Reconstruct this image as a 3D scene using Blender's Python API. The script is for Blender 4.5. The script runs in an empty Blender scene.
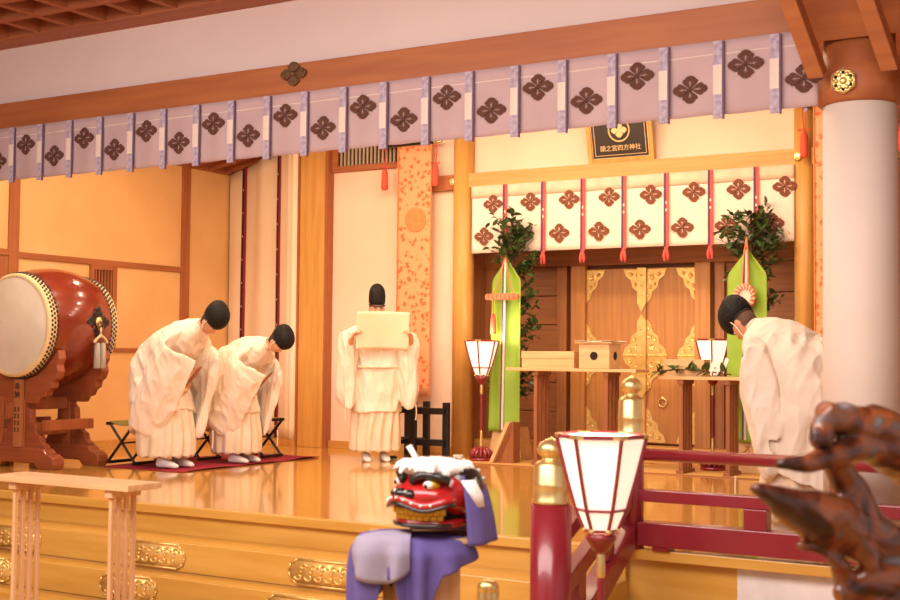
import bpy, bmesh, math, random
import numpy as np
from mathutils import Vector, Matrix, noise
random.seed(7)
PI = math.pi
S = bpy.context.scene
C = S.collection

# ------------------------------------------------------------------ camera
FPX = 1250.0                                  # focal length in pixels of the 900 x 600 frame
CAM = np.array([0.0, 0.0, 1.11])              # stage floor is z = 0
def rotm(yaw, p, r):
    c, s = math.cos, math.sin
    return (np.array([[c(yaw), -s(yaw), 0], [s(yaw), c(yaw), 0], [0, 0, 1]])
            @ np.array([[1, 0, 0], [0, c(p), -s(p)], [0, s(p), c(p)]])
            @ np.array([[c(r), 0, s(r)], [0, 1, 0], [-s(r), 0, c(r)]]))
RM = rotm(math.radians(30.36), math.radians(2.5517), math.radians(-.522))
def ray(x, y): return RM @ np.array([x - 450.0, FPX, 300.0 - y])
def at(x, y, X=None, Y=None, Z=None, D=None):
    """photo pixel -> world point on a plane X=, Y=, Z= or at forward distance D"""
    d = ray(x, y)
    if X is not None: t = (X - CAM[0]) / d[0]
    elif Y is not None: t = (Y - CAM[1]) / d[1]
    elif Z is not None: t = (Z - CAM[2]) / d[2]
    else: t = D / FPX
    return CAM + t * d
cd = bpy.data.cameras.new('camera'); cam = bpy.data.objects.new('camera', cd); C.objects.link(cam)
cd.sensor_width = 36; cd.lens = FPX / 900 * 36; cd.clip_start = .05; cd.clip_end = 100
mw = Matrix.Identity(4)
for i in range(3):
    mw[i][0] = RM[i][0]; mw[i][1] = RM[i][2]; mw[i][2] = -RM[i][1]; mw[i][3] = CAM[i]
cam.matrix_world = mw
cd.dof.use_dof = True; cd.dof.focus_distance = 11.5; cd.dof.aperture_fstop = 3.2
S.camera = cam

# ------------------------------------------------------------------ world, lights, exposure
vs = S.view_settings
vs.view_transform = 'Standard'; vs.look = 'None'; vs.gamma = 1; vs.use_curve_mapping = False
vs.exposure = 0.54
w = bpy.data.worlds.new('world'); S.world = w; w.use_nodes = True
bg = w.node_tree.nodes['Background']; bg.inputs[0].default_value = (1.0, .84, .80, 1); bg.inputs[1].default_value = .42
def area(name, loc, target, sx, sy, energy, col):
    l = bpy.data.lights.new(name, 'AREA'); l.shape = 'RECTANGLE'; l.size = sx; l.size_y = sy
    l.energy = energy; l.color = col
    o = bpy.data.objects.new(name, l); C.objects.link(o); o.location = loc
    o.rotation_euler = (Vector(target) - Vector(loc)).to_track_quat('-Z', 'Y').to_euler()
    return o
WARM = (1.0, .70, .40)
for lx in (-9.5, -8.2, -6.9, -5.6, -4.3, -3.0):            # rows of small ceiling downlights over the stage
    for ly in (8.6, 10.3):
        l = area('stage_downlight', (lx, ly, 3.70), (lx, ly + .3, 0), .26, .26, 13.5, (1.0, .73, .48)); l.data.shape = 'DISK'
area('altar_ceiling_light', (-5.2, 10.6, 3.72), (-5.2, 12.3, 1.6), 4.6, .6, 42, (1.0, .78, .56))
area('stage_front_light', (-6.4, 7.75, 3.50), (-6.4, 11.0, .9), 7.5, .3, 105, (1.0, .75, .50))
area('hall_fill_light', (-4.0, 2.6, 3.62), (-4.2, 5.4, .6), 7.0, 2.6, 430, (1.0, .86, .80))  # added fill from the hall side, no fixture behind it

# ------------------------------------------------------------------ materials
def lin(c):
    if isinstance(c, str):
        c = [int(c[i:i + 2], 16) / 255 for i in (0, 2, 4)]
    return tuple((x / 12.92 if x <= .04045 else ((x + .055) / 1.055) ** 2.4) for x in c) + (1,)
MATS = {}
def mat(name, col, rough=.6, metal=0, col2=None, scale=(8, 8, 8), mixpow=1.0, bump=0, bscale=None, coat=0, emit=0, spec=.5, sheen=0, detail=4, trans=0, emitcol=None):
    """one procedural principled material: two tones of noise stretched by scale, and a bump of it"""
    if name in MATS: return MATS[name]
    m = bpy.data.materials.new(name); m.use_nodes = True; MATS[name] = m
    nt = m.node_tree; b = nt.nodes['Principled BSDF']
    b.inputs['Base Color'].default_value = lin(col); b.inputs['Roughness'].default_value = rough
    b.inputs['Metallic'].default_value = metal; b.inputs['Specular IOR Level'].default_value = spec
    b.inputs['Coat Weight'].default_value = coat; b.inputs['Coat Roughness'].default_value = .08
    b.inputs['Sheen Weight'].default_value = sheen
    if trans: b.inputs['Transmission Weight'].default_value = trans
    if emit:
        b.inputs['Emission Color'].default_value = lin(emitcol or col); b.inputs['Emission Strength'].default_value = emit
    tc = nt.nodes.new('ShaderNodeTexCoord')
    def nz(sc, det=detail):
        mp = nt.nodes.new('ShaderNodeMapping'); mp.inputs['Scale'].default_value = sc
        nt.links.new(tc.outputs['Object'], mp.inputs['Vector'])
        n = nt.nodes.new('ShaderNodeTexNoise'); n.inputs['Scale'].default_value = 1; n.inputs['Detail'].default_value = det
        nt.links.new(mp.outputs[0], n.inputs['Vector']); return n
    if col2 is None:
        c = lin(col); col2 = None
        c2 = tuple(x * .86 for x in c[:3]) + (1,)
    else: c2 = lin(col2)
    n = nz(scale)
    r = nt.nodes.new('ShaderNodeValToRGB'); r.color_ramp.elements[0].position = .35; r.color_ramp.elements[1].position = .65
    r.color_ramp.elements[0].color = lin(col); r.color_ramp.elements[1].color = c2
    nt.links.new(n.outputs[0], r.inputs[0]); nt.links.new(r.outputs[0], b.inputs['Base Color'])
    if bump:
        n2 = nz(bscale or scale)
        bp = nt.nodes.new('ShaderNodeBump'); bp.inputs['Strength'].default_value = bump; bp.inputs['Distance'].default_value = .01
        nt.links.new(n2.outputs[0], bp.inputs['Height']); nt.links.new(bp.outputs[0], b.inputs['Normal'])
    return m
def wood(name, col, col2, axis='x', rough=.45, coat=0, fine=1.0, bump=.08):
    a = 1.2; t = 26 * fine
    sc = {'x': (a, t, t), 'y': (t, a, t), 'z': (t, t, a)}[axis]
    return mat(name, col, rough, 0, col2, sc, bump=bump, coat=coat)
M = {}
M['floor'] = wood('floor_lacquer', 'D6A452', 'CB9542', 'x', .13, .6, .35, bump=.012)
M['step'] = wood('step_wood', 'D8A852', 'CC9840', 'x', .30, .15, .5, bump=.02)
M['beam'] = wood('beam_cypress', 'AD6535', '9C572E', 'x', .55, 0, .5)
M['beam_altar'] = wood('altar_beam_cypress', 'D09A52', 'C28A44', 'x', .5)
M['post_pale'] = wood('pale_post', 'D29E54', 'C28C44', 'z', .45, fine=.6)
M['post_brown'] = wood('brown_post', 'A8643A', '98562F', 'z', .55)
M['rail_brown'] = wood('brown_rail', 'A8643A', '98562F', 'y', .55)
M['coffer'] = wood('coffer_wood', 'A5613A', '945231', 'y', .6)
M['coffer_x'] = wood('coffer_wood_across', 'A5613A', '945231', 'x', .6)
M['altar_wood'] = wood('altar_brown_wood', '9C6234', '84502A', 'x', .5)
M['altar_wood_z'] = wood('altar_brown_wood_upright', 'A3693A', '8F572E', 'z', .5)
M['door_wood'] = wood('door_wood', 'BC8245', 'A87038', 'z', .42)
M['white_wood'] = wood('plain_cypress', 'DDB584', 'CFA271', 'x', .5)
M['white_wood_z'] = wood('plain_cypress_upright', 'DDB286', 'C99A6C', 'z', .5)
M['table_leg'] = wood('brown_table_leg', '9A6038', '86502E', 'z', .5)
M['ochre'] = mat('ochre_plaster', 'E3B67C', .9, 0, 'DCAC70', (1.5, 1.5, 1.5), bump=.05, bscale=(60, 60, 60))
M['plaster'] = mat('cream_plaster', 'ECD1BA', .9, 0, 'E6C9B0', (1.5, 1.5, 1.5), bump=.04, bscale=(60, 60, 60))
M['fascia'] = mat('white_fascia', 'D8C3BC', .9, 0, 'D3BDB6', (1, 1, 1), bump=.02, bscale=(40, 40, 40))
M['column'] = mat('ivory_column', 'E4D5C6', .7, 0, 'DFCFBF', (2, 2, 2))
M['white_panel'] = mat('white_panel', 'E9E2DE', .6)
M['black'] = mat('black_lacquer', '161210', .35, 0, '1E1815', (9, 9, 9))
M['dark_gap'] = mat('dark_gap', '1A120C', .9)
M['grey_slat'] = mat('pale_slat', 'BFA98F', .7)
M['red'] = mat('vermilion_lacquer', '8C2530', .28, 0, '852029', (4, 4, 4), coat=.35)
M['gold'] = mat('gilt_brass', 'F2CF84', .30, .55, 'E6BC68', (14, 14, 14), bump=.15, bscale=(40, 40, 40))
M['gold_soft'] = mat('polished_gold', 'F0DA9C', .34, .9, 'E8CC86', (6, 6, 6))
M['bronze'] = mat('old_bronze', '7A5A38', .45, .6, '5E4228', (30, 30, 30), bump=.3)
M['crest'] = mat('crest_brown', '7A442C', .85)
M['crest_front'] = mat('crest_dark_brown', '5E3526', .85)
M['cream'] = mat('cream_cloth', 'E6D2C2', .9)
M['noren_front'] = mat('lavender_grey_cloth', 'BFA3A2', .9, 0, 'B89B9B', (3, 3, 3), bump=.12, bscale=(300, 300, 300))
M['strap_lav'] = mat('lavender_brocade', 'BCABB6', .8, 0, '9C8C9E', (60, 60, 45), bump=.2, detail=1)
M['strap_shadow'] = mat('strap_shadow_purple', '6C5468', .85)
M['noren_altar'] = mat('white_noren_cloth', 'F0DDCE', .9, 0, 'ECD7C6', (2, 2, 2), bump=.1, bscale=(300, 300, 300))
M['hem_pink'] = mat('pale_pink_cloth', 'E8C8AE', .9)
M['ribbon_red'] = mat('red_ribbon', 'DB5A52', .7, 0, 'D04E4A', (20, 20, 8))
M['ribbon_purple'] = mat('purple_ribbon', '6E3A62', .7, 0, '5A2F58', (20, 20, 8))
M['curtain'] = mat('white_silk_curtain', 'F0DBC0', .75, 0, 'E9D1B2', (1, 1, 1), bump=.05, bscale=(30, 30, 3))
M['ribbon_black'] = mat('black_ribbon', '2A1512', .8)
M['brocade'] = None
M['brocade_disc'] = mat('brocade_disc', 'D98A4E', .7, 0, 'CF7F45', (30, 30, 30))
M['tassel_red'] = mat('red_silk_tassel', 'D8593F', .8, 0, 'C84C36', (120, 120, 4), bump=.4)
M['carpet'] = mat('crimson_carpet', '9E1B34', .95, 0, '8E1830', (30, 30, 30), bump=.2, bscale=(300, 300, 300))
M['robe'] = mat('white_silk_robe', 'E9DAC8', .72, 0, 'E3D2BD', (3, 3, 3), bump=.12, bscale=(22, 22, 9), sheen=.1)
M['robe_shade'] = mat('cream_under_robe', 'E6D4BC', .75, 0, 'DCC8AC', (3, 3, 3), bump=.12, bscale=(30, 30, 6))
M['sock'] = mat('white_cotton_sock', 'F3EEEA', .85)
M['skin'] = mat('skin', 'D29C76', .55, 0, 'CB926C', (12, 12, 12))
M['hair'] = mat('black_hair', '1B1512', .6, 0, '2A211C', (90, 90, 30), bump=.3)
M['hair_short'] = mat('cropped_greying_hair', '6E4E3C', .7, 0, '543A2C', (140, 140, 140), bump=.3)
M['hat'] = mat('black_lacquered_gauze', '1A1614', .6, 0, '0C0908', (55, 55, 55), bump=.9, bscale=(60, 60, 60), spec=.25)
M['paper'] = mat('cream_paper', 'ECD6B8', .85, 0, 'E7CFAE', (4, 4, 4), bump=.05)
M['white_paper'] = mat('white_paper', 'FBF6EC', .8)
M['shade_paper'] = mat('lit_lantern_paper', 'FFF4E6', .9, emit=.62, emitcol='FFE0C8')
M['green'] = mat('lime_green_silk', '93B53C', .6, 0, '86A834', (3, 3, 3), bump=.1, bscale=(14, 14, 3))
M['leaf'] = mat('sakaki_leaf', '2F4A22', .35, 0, '4A6230', (9, 9, 9))
M['stem'] = mat('twig_bark', '5A4028', .8)
M['drum'] = mat('red_brown_drum_lacquer', '7C301B', .22, 0, '702918', (3, 3, 3), coat=.5)
M['drum_skin'] = mat('white_drum_skin', 'E6DCCB', .6, 0, 'D4CBB4', (2.2, 2.2, 2.2))
M['drum_rim'] = mat('cream_drum_rim', 'E9CD9A', .6)
M['keyaki'] = wood('carved_keyaki', '9A5230', '864527', 'x', .4, .2, .5)
M['keyaki_z'] = wood('carved_keyaki_upright', 'A15A35', '8C4A2A', 'z', .4, .2, .5)
M['plate_wood'] = wood('name_plate_wood', 'AE7042', 'A06438', 'z', .5)
M['ink'] = mat('black_ink', '2A1A12', .8)
M['rope'] = mat('cream_rope', 'DCC49C', .85, 0, 'B89C70', (80, 80, 80), bump=.4)
M['grey_tassel'] = mat('silver_grey_tassel', 'B0A598', .7, 0, '8E8478', (120, 120, 4), bump=.4)
M['olive'] = mat('olive_seat_cloth', '9A8A3A', .85)
M['mat_straw'] = mat('straw_mat', 'D2A35C', .8, 0, 'C29350', (3, 60, 60), bump=.15)
M['plaque'] = mat('black_plaque', '2B2019', .4, 0, '33261D', (6, 6, 6))
M['plaque_gold'] = mat('plaque_gold', 'F0CC92', .5, .2)
M['pink_rope'] = mat('salmon_rope', 'E08A64', .8, 0, 'CC6E50', (60, 60, 60), bump=.3)
M['lion_red'] = mat('lion_red_lacquer', 'B5201E', .2, 0, 'A81B1B', (5, 5, 5), coat=.6)
M['lion_black'] = mat('lion_black_lacquer', '14110F', .25, 0, '201B18', (8, 8, 8), coat=.5)
M['lion_gold'] = mat('lion_gold_leaf', 'E0AE2E', .35, .5, 'D09A22', (20, 20, 20))
M['lion_white'] = mat('white_horse_hair', 'F7F3EF', .8, 0, 'E9E4DF', (60, 60, 6), bump=.4)
M['lion_dot'] = mat('pale_green_bead', 'C9E0CE', .3)
M['lion_pupil'] = mat('black_pupil', '0C0A09', .2)
M['purple'] = mat('purple_cloth', '665A9A', .8, 0, '5B4E90', (3, 3, 3), bump=.15, bscale=(25, 25, 8))
M['grey_cloth'] = mat('grey_lavender_cloth', 'A39CAC', .8, 0, '958DA4', (3, 3, 3), bump=.15, bscale=(25, 25, 8))
M['driftwood'] = None
# ------------------------------------------------------------------ special materials
def brocade():
    m = bpy.data.materials.new('orange_brocade'); m.use_nodes = True; nt = m.node_tree; b = nt.nodes['Principled BSDF']
    b.inputs['Roughness'].default_value = .6
    tc = nt.nodes.new('ShaderNodeTexCoord')
    v = nt.nodes.new('ShaderNodeTexVoronoi'); v.inputs['Scale'].default_value = 14
    n = nt.nodes.new('ShaderNodeTexNoise'); n.inputs['Scale'].default_value = 45; n.inputs['Detail'].default_value = 2
    nt.links.new(tc.outputs['Object'], v.inputs['Vector']); nt.links.new(tc.outputs['Object'], n.inputs['Vector'])
    mx = nt.nodes.new('ShaderNodeMath'); mx.operation = 'ADD'
    nt.links.new(v.outputs['Distance'], mx.inputs[0]); nt.links.new(n.outputs[0], mx.inputs[1])
    r = nt.nodes.new('ShaderNodeValToRGB'); e = r.color_ramp.elements
    e[0].position = .62; e[0].color = lin('CF5A30'); e[1].position = .92; e[1].color = lin('E6A070')
    k = r.color_ramp.elements.new(.78); k.color = lin('D8713F')
    nt.links.new(mx.outputs[0], r.inputs[0]); nt.links.new(r.outputs[0], b.inputs['Base Color'])
    return m
M['brocade'] = brocade()
def driftwood():
    m = bpy.data.materials.new('polished_driftwood'); m.use_nodes = True; nt = m.node_tree; b = nt.nodes['Principled BSDF']
    b.inputs['Roughness'].default_value = .3; b.inputs['Coat Weight'].default_value = .4
    tc = nt.nodes.new('ShaderNodeTexCoord')
    n = nt.nodes.new('ShaderNodeTexNoise'); n.inputs['Scale'].default_value = 4.5; n.inputs['Detail'].default_value = 5; n.inputs['Distortion'].default_value = 1.6
    nt.links.new(tc.outputs['Object'], n.inputs['Vector'])
    r = nt.nodes.new('ShaderNodeValToRGB'); e = r.color_ramp.elements
    e[0].position = .36; e[0].color = lin('38190F'); e[1].position = .70; e[1].color = lin('8F8A8C')
    k = e.new(.44); k.color = lin('6B3620'); k = e.new(.52); k.color = lin('94522C'); k = e.new(.58); k.color = lin('7A4C34'); k = e.new(.63); k.color = lin('6E6461')
    nt.links.new(n.outputs[0], r.inputs[0]); nt.links.new(r.outputs[0], b.inputs['Base Color'])
    bp = nt.nodes.new('ShaderNodeBump'); bp.inputs['Strength'].default_value = .5; bp.inputs['Distance'].default_value = .02
    nt.links.new(n.outputs[0], bp.inputs['Height']); nt.links.new(bp.outputs[0], b.inputs['Normal'])
    return m
M['driftwood'] = driftwood()

# ------------------------------------------------------------------ mesh helpers
class MB:
    """collects shapes and links them as ONE mesh object"""
    def __init__(self): self.v = []; self.f = []; self.m = []
    def add(self, vs, fs, m=0):
        o = len(self.v); self.v += [tuple(map(float, p)) for p in vs]
        self.f += [tuple(i + o for i in f) for f in fs]; self.m += [m] * len(fs); return self
    def box(self, x0, x1, y0, y1, z0, z1, m=0):
        return self.add([(x0, y0, z0), (x1, y0, z0), (x1, y1, z0), (x0, y1, z0), (x0, y0, z1), (x1, y0, z1), (x1, y1, z1), (x0, y1, z1)],
                        [(3, 2, 1, 0), (4, 5, 6, 7), (0, 1, 5, 4), (1, 2, 6, 5), (2, 3, 7, 6), (3, 0, 4, 7)], m)
    def prism(self, pts, axis, d0, d1, m=0):
        """2-D outline extruded along axis: x -> (y,z), y -> (x,z), z -> (x,y)"""
        n = len(pts)
        def P(a, b, d): return (d, a, b) if axis == 'x' else (a, d, b) if axis == 'y' else (a, b, d)
        vs = [P(a, b, d0) for a, b in pts] + [P(a, b, d1) for a, b in pts]
        fs = [tuple(range(n))[::-1], tuple(range(n, 2 * n))] + [(i, (i + 1) % n, n + (i + 1) % n, n + i) for i in range(n)]
        return self.add(vs, fs, m)
    def lathe(self, prof, n=24, c=(0, 0, 0), axis='z', m=0):
        vs = []; fs = []
        for r, h in prof:
            for k in range(n):
                a = 2 * PI * k / n; p = (r * math.cos(a), r * math.sin(a), h)
                if axis == 'x': p = (p[2], p[0], p[1])
                elif axis == 'y': p = (p[0], p[2], p[1])
                vs.append((p[0] + c[0], p[1] + c[1], p[2] + c[2]))
        for i in range(len(prof) - 1):
            for k in range(n):
                a, b = i * n + k, i * n + (k + 1) % n; fs.append((a, b, b + n, a + n))
        fs.append(tuple(range(n))[::-1]); fs.append(tuple(range(len(vs) - n, len(vs))))
        return self.add(vs, fs, m)
    def loft(self, rings, m=0):
        """rings: equal-length closed loops of points, capped"""
        n = len(rings[0]); vs = [p for r in rings for p in r]; fs = []
        for i in range(len(rings) - 1):
            for k in range(n):
                a, b = i * n + k, i * n + (k + 1) % n; fs.append((a, b, b + n, a + n))
        fs.append(tuple(range(n))[::-1]); fs.append(tuple(range(len(vs) - n, len(vs))))
        return self.add(vs, fs, m)
    def tube(self, path, r, n=8, m=0, flat=1.0, ref=None):
        path = [Vector(p) for p in path]; rings = []
        rr = r if isinstance(r, (list, tuple)) else [r] * len(path)
        up = Vector(ref) if ref else Vector((0, 0, 1))
        prev = None
        for i, p in enumerate(path):
            t = (path[min(i + 1, len(path) - 1)] - path[max(i - 1, 0)])
            if t.length < 1e-9: t = Vector((0, 0, 1))
            t.normalize()
            if prev is None:
                a = up - t * up.dot(t)
                if a.length < 1e-3: a = Vector((1, 0, 0)) - t * t.x
            else:
                a = prev - t * prev.dot(t)
            a.normalize(); prev = a; b = t.cross(a)
            rings.append([tuple(p + (a * math.cos(2 * PI * k / n) + b * flat * math.sin(2 * PI * k / n)) * rr[i]) for k in range(n)])
        return self.loft(rings, m)
    def ellip(self, c, r, nu=16, nv=10, rot=None, m=0):
        vs = []; fs = []
        for i in range(nv + 1):
            th = PI * i / nv
            for k in range(nu):
                ph = 2 * PI * k / nu
                p = Vector((r[0] * math.sin(th) * math.cos(ph), r[1] * math.sin(th) * math.sin(ph), -r[2] * math.cos(th)))
                if rot is not None: p = rot @ p
                vs.append((p.x + c[0], p.y + c[1], p.z + c[2]))
        for i in range(nv):
            for k in range(nu):
                a, b = i * nu + k, i * nu + (k + 1) % nu; fs.append((a, b, b + nu, a + nu))
        return self.add(vs, fs, m)
    def sheet(self, fn, nu, nv, th=.004, m=0):
        """closed thin sheet over fn(u,v) -> point"""
        P = [[Vector(fn(i / nu, j / nv)) for j in range(nv + 1)] for i in range(nu + 1)]
        vs = []
        for s in (1, -1):
            for i in range(nu + 1):
                for j in range(nv + 1):
                    a = P[min(i + 1, nu)][j] - P[max(i - 1, 0)][j]; b = P[i][min(j + 1, nv)] - P[i][max(j - 1, 0)]
                    n = a.cross(b)
                    n = n.normalized() if n.length > 1e-12 else Vector((0, 0, 1))
                    vs.append(P[i][j] + n * s * th / 2)
        N = (nu + 1) * (nv + 1); fs = []
        ix = lambda i, j: i * (nv + 1) + j
        for i in range(nu):
            for j in range(nv):
                fs.append((ix(i, j), ix(i + 1, j), ix(i + 1, j + 1), ix(i, j + 1)))
                fs.append((N + ix(i, j), N + ix(i, j + 1), N + ix(i + 1, j + 1), N + ix(i + 1, j)))
        edge = [ix(i, 0) for i in range(nu + 1)] + [ix(nu, j) for j in range(1, nv + 1)] + [ix(i, nv) for i in range(nu - 1, -1, -1)] + [ix(0, j) for j in range(nv - 1, 0, -1)]
        for k in range(len(edge)):
            a, b = edge[k], edge[(k + 1) % len(edge)]; fs.append((b, a, a + N, b + N))
        return self.add(vs, fs, m)
    def xf(self, mtx):
        self.v = [tuple(mtx @ Vector(p)) for p in self.v]; return self
    def mesh(self, name):
        me = bpy.data.meshes.new(name); me.from_pydata(self.v, [], self.f)
        me.polygons.foreach_set('material_index', self.m)
        bm = bmesh.new(); bm.from_mesh(me); bmesh.ops.recalc_face_normals(bm, faces=bm.faces); bm.to_mesh(me); bm.free()
        return me
    def build(self, name, mats, parent=None, loc=None, smooth=False, bevel=0, rotz=None):
        me = self.mesh(name)
        return link(name, me, mats, parent, loc, smooth, bevel, rotz)
def link(name, me, mats, parent=None, loc=None, smooth=False, bevel=0, rotz=None):
    if not isinstance(mats, (list, tuple)): mats = [mats]
    for m in mats: me.materials.append(M[m] if isinstance(m, str) else m)
    if smooth: me.polygons.foreach_set('use_smooth', [True] * len(me.polygons))
    o = bpy.data.objects.new(name, me); C.objects.link(o)
    if parent is not None: o.parent = parent
    if loc is not None: o.location = Vector(loc)
    if rotz is not None: o.rotation_euler = (0, 0, rotz)
    if bevel:
        b = o.modifiers.new('bevel', 'BEVEL'); b.width = bevel; b.segments = 2; b.limit_method = 'ANGLE'; b.angle_limit = .6
    if smooth == 'auto':
        pass
    return o
def tag(o, label, cat, group=None):
    o['label'] = label; o['category'] = cat
    if group: o['group'] = group
    return o
def thing(name, label, cat, loc=(0, 0, 0), rotz=0, group=None):
    o = bpy.data.objects.new(name, None); C.objects.link(o); o.empty_display_size = .1
    o.location = Vector(loc); o.rotation_euler = (0, 0, rotz); return tag(o, label, cat, group)
def struct(o): o['kind'] = 'structure'; return o
def group_empty(name, loc=(0, 0, 0)):
    o = bpy.data.objects.new(name, None); C.objects.link(o); o.empty_display_size = .1; o.location = loc; return struct(o)
def stuff(o): o['kind'] = 'stuff'; return o
def inst(name, src, parent, loc=(0, 0, 0), rot=(0, 0, 0), scale=(1, 1, 1)):
    o = src.copy(); o.name = name; C.objects.link(o); o.parent = parent
    o.location = Vector(loc); o.rotation_euler = rot; o.scale = scale; return o
def copy_tree(o, parent=None, label=None):
    c = o.copy(); C.objects.link(c); c.parent = parent
    if label: c['label'] = label
    for ch in list(o.children): copy_tree(ch, c)
    return c
def voxel(mb, size, smooth=6, fac=.5):
    """one continuous surface around all closed shapes of the builder (worked out in a scratch scene)"""
    sc = bpy.data.scenes.new('scratch'); me = mb.mesh('tmp'); o = bpy.data.objects.new('tmp', me); sc.collection.objects.link(o)
    r = o.modifiers.new('r', 'REMESH'); r.mode = 'VOXEL'; r.voxel_size = size
    if smooth:
        s = o.modifiers.new('s', 'SMOOTH'); s.factor = fac; s.iterations = smooth
    with bpy.context.temp_override(scene=sc, view_layer=sc.view_layers[0]):
        dg = bpy.context.evaluated_depsgraph_get(); out = bpy.data.meshes.new_from_object(o.evaluated_get(dg))
    bpy.data.objects.remove(o); bpy.data.meshes.remove(me); bpy.data.scenes.remove(sc); return out
def displace(me, fn):
    n = len(me.vertices); co = np.empty(n * 3, 'f'); nr = np.empty(n * 3, 'f')
    me.vertices.foreach_get('co', co); me.vertex_normals.foreach_get('vector', nr)
    co = co.reshape(-1, 3); nr = nr.reshape(-1, 3)
    d = np.array([fn(Vector(p)) for p in co.tolist()], 'f')
    me.vertices.foreach_set('co', (co + nr * d[:, None]).ravel()); me.update(); return me
def bez(pts, n):
    """smooth curve through points (Catmull-Rom)"""
    P = [Vector(p) for p in pts]; out = []
    for i in range(len(P) - 1):
        p0 = P[max(i - 1, 0)]; p1 = P[i]; p2 = P[i + 1]; p3 = P[min(i + 2, len(P) - 1)]
        for k in range(n):
            t = k / n
            out.append(.5 * ((2 * p1) + (p2 - p0) * t + (2 * p0 - 5 * p1 + 4 * p2 - p3) * t * t + (3 * p1 - p0 - 3 * p2 + p3) * t ** 3))
    out.append(P[-1]); return out

# ------------------------------------------------------------------ the setting
# stage floor, its edge, the steps and the hall floor
struct(MB().box(-12.5, 3.2, 6.93, 13.2, -.06, 0).build('floor', 'floor'))
struct(MB().box(-12.5, 3.2, 6.87, 6.93, -.062, .0).build('trim_1', 'step', bevel=.006))
struct(MB().box(-14, 5, -3, 7.2, -.95, -.8).build('floor', 'step'))
steps = group_empty('stage_steps')
tread_y = [(6.57, 6.98, -.20), (6.36, 6.60, -.40), (6.14, 6.40, -.60)]
for y0, y1, z in tread_y:
    MB().box(-12.4, -2.84, y0, y1, z - .197, z).build('tread', 'step', steps, bevel=.006)
MB().box(-12.4, -2.84, 6.915, 6.95, -.2, -.06).build('riser', 'step', steps)
# gilt plates on the step noses: outline with pointed rounded ends, raised border and scrolls
def fitting_mesh(w, h):
    mb = MB(); e = h * .42
    out = [(-w / 2, 0), (-w / 2 + e * .25, h * .3), (-w / 2 + e, h / 2), (w / 2 - e, h / 2), (w / 2 - e * .25, h * .3), (w / 2, 0), (w / 2 - e * .25, -h * .3), (w / 2 - e, -h / 2), (-w / 2 + e, -h / 2), (-w / 2 + e * .25, -h * .3)]
    mb.prism(out, 'y', -.003, .004)
    n = len(out)
    for i in range(n):
        a, b = out[i], out[(i + 1) % n]
        mb.tube([(a[0] * .97, -.006, a[1] * .9), (b[0] * .97, -.006, b[1] * .9)], .007, 8)
    k = int(w / (h * .55))
    for i in range(k):
        cx = -w / 2 + e * .9 + (w - 1.8 * e) * (i + .5) / k
        for s in (1, -1):
            pts = []
            for t in range(11):
                a = t / 10 * 4.6 + (0 if s > 0 else PI); r = h * .2 * (1 - t / 13)
                pts.append((cx + math.cos(a) * r + s * h * .1, -.006, s * h * .17 + math.sin(a) * r * .8))
            mb.tube(pts, .009, 8)
        mb.ellip((cx, -.008, 0), (.010, .010, .010), 10, 8)
    return mb
fit0 = None
for i, (xc, row) in enumerate([(-7.62, 0), (-6.20, 0), (-4.78, 0), (-7.68, 1), (-6.26, 1), (-4.80, 1), (-7.6, 2), (-6.2, 2), (-4.8, 2)]):
    y, _, z = tread_y[row]
    if fit0 is None: o = fit0 = fitting_mesh(.54, .18).build('gilt_fitting', 'gold', steps, smooth=True)
    else: o = inst('gilt_fitting', fit0, steps)
    o.location = (xc, y - .005, z - .095)
fit0.location = (-7.62, 6.565, -.295)
# stage front to the right of the stairs
struct(MB().box(-2.84, -2.18, 6.95, 7.05, -.8, -.062).build('wall_front', 'step'))
struct(MB().box(-2.18, 3.2, 6.95, 7.05, -.8, -.062).build('wall_front', 'white_panel'))
struct(MB().box(-2.84, 3.2, 6.70, 6.95, -.8, -.36).build('trim_2', 'step', bevel=.006))

# left wall: ochre plaster between brown posts and rails
XL = -10.75
wl = struct(MB().box(XL - .15, XL, 6.5, 12.9, 0, 3.75).build('wall_left', 'ochre'))
for y0, y1 in ((6.9, 7.05), (9.045, 9.175), (11.70, 11.84)):
    MB().box(XL - .02, XL + .03, y0, y1, 0, 3.5).build('post', 'post_brown', wl, bevel=.004)
MB().box(XL - .02, XL + .025, 9.175, 11.70, 2.115, 2.18).build('rail', 'rail_brown', wl, bevel=.003)
MB().box(XL - .02, XL + .025, 9.175, 11.70, 1.12, 1.165).build('rail', 'rail_brown', wl, bevel=.003)
MB().box(XL - .02, XL + .025, 7.05, 9.045, 2.13, 2.20).build('rail', 'rail_brown', wl, bevel=.003)
MB().box(XL - .02, XL + .015, 7.05, 9.045, 0, 2.13).build('door_panel', 'post_brown', wl)
MB().box(XL - .02, XL + .036, 6.9, 12.66, 3.44, 3.56).build('rail', 'rail_brown', wl)
struct(MB().box(XL - .01, XL + .03, 6.9, 12.66, 0, .10).build('baseboard_left', M['beam_altar']))
# slatted vent in the left wall
ya, yb = 10.20, 10.60
vent = MB().box(XL - .01, XL + .005, ya, yb, 1.165, 2.115).build('vent_backing', 'dark_gap', wl)
fr = MB()
for a, b, c, d in ((ya, ya + .05, 1.165, 2.114), (yb - .06, yb, 1.165, 2.114), (ya + .05, yb - .06, 2.06, 2.114), (ya + .05, yb - .06, 1.165, 1.22)): fr.box(XL, XL + .04, a, b, c, d)
fr.build('vent_frame', 'post_brown', wl, bevel=.003)
sl0 = None
for i in range(6):
    y = ya + .075 + i * .047
    if sl0 is None: sl0 = MB().box(0, .025, 0, .018, 1.22, 2.06).build('slat', 'post_brown', wl)
    o = sl0 if i == 0 else inst('slat', sl0, wl)
    o.location = (XL + .003, y, 0)

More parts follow.
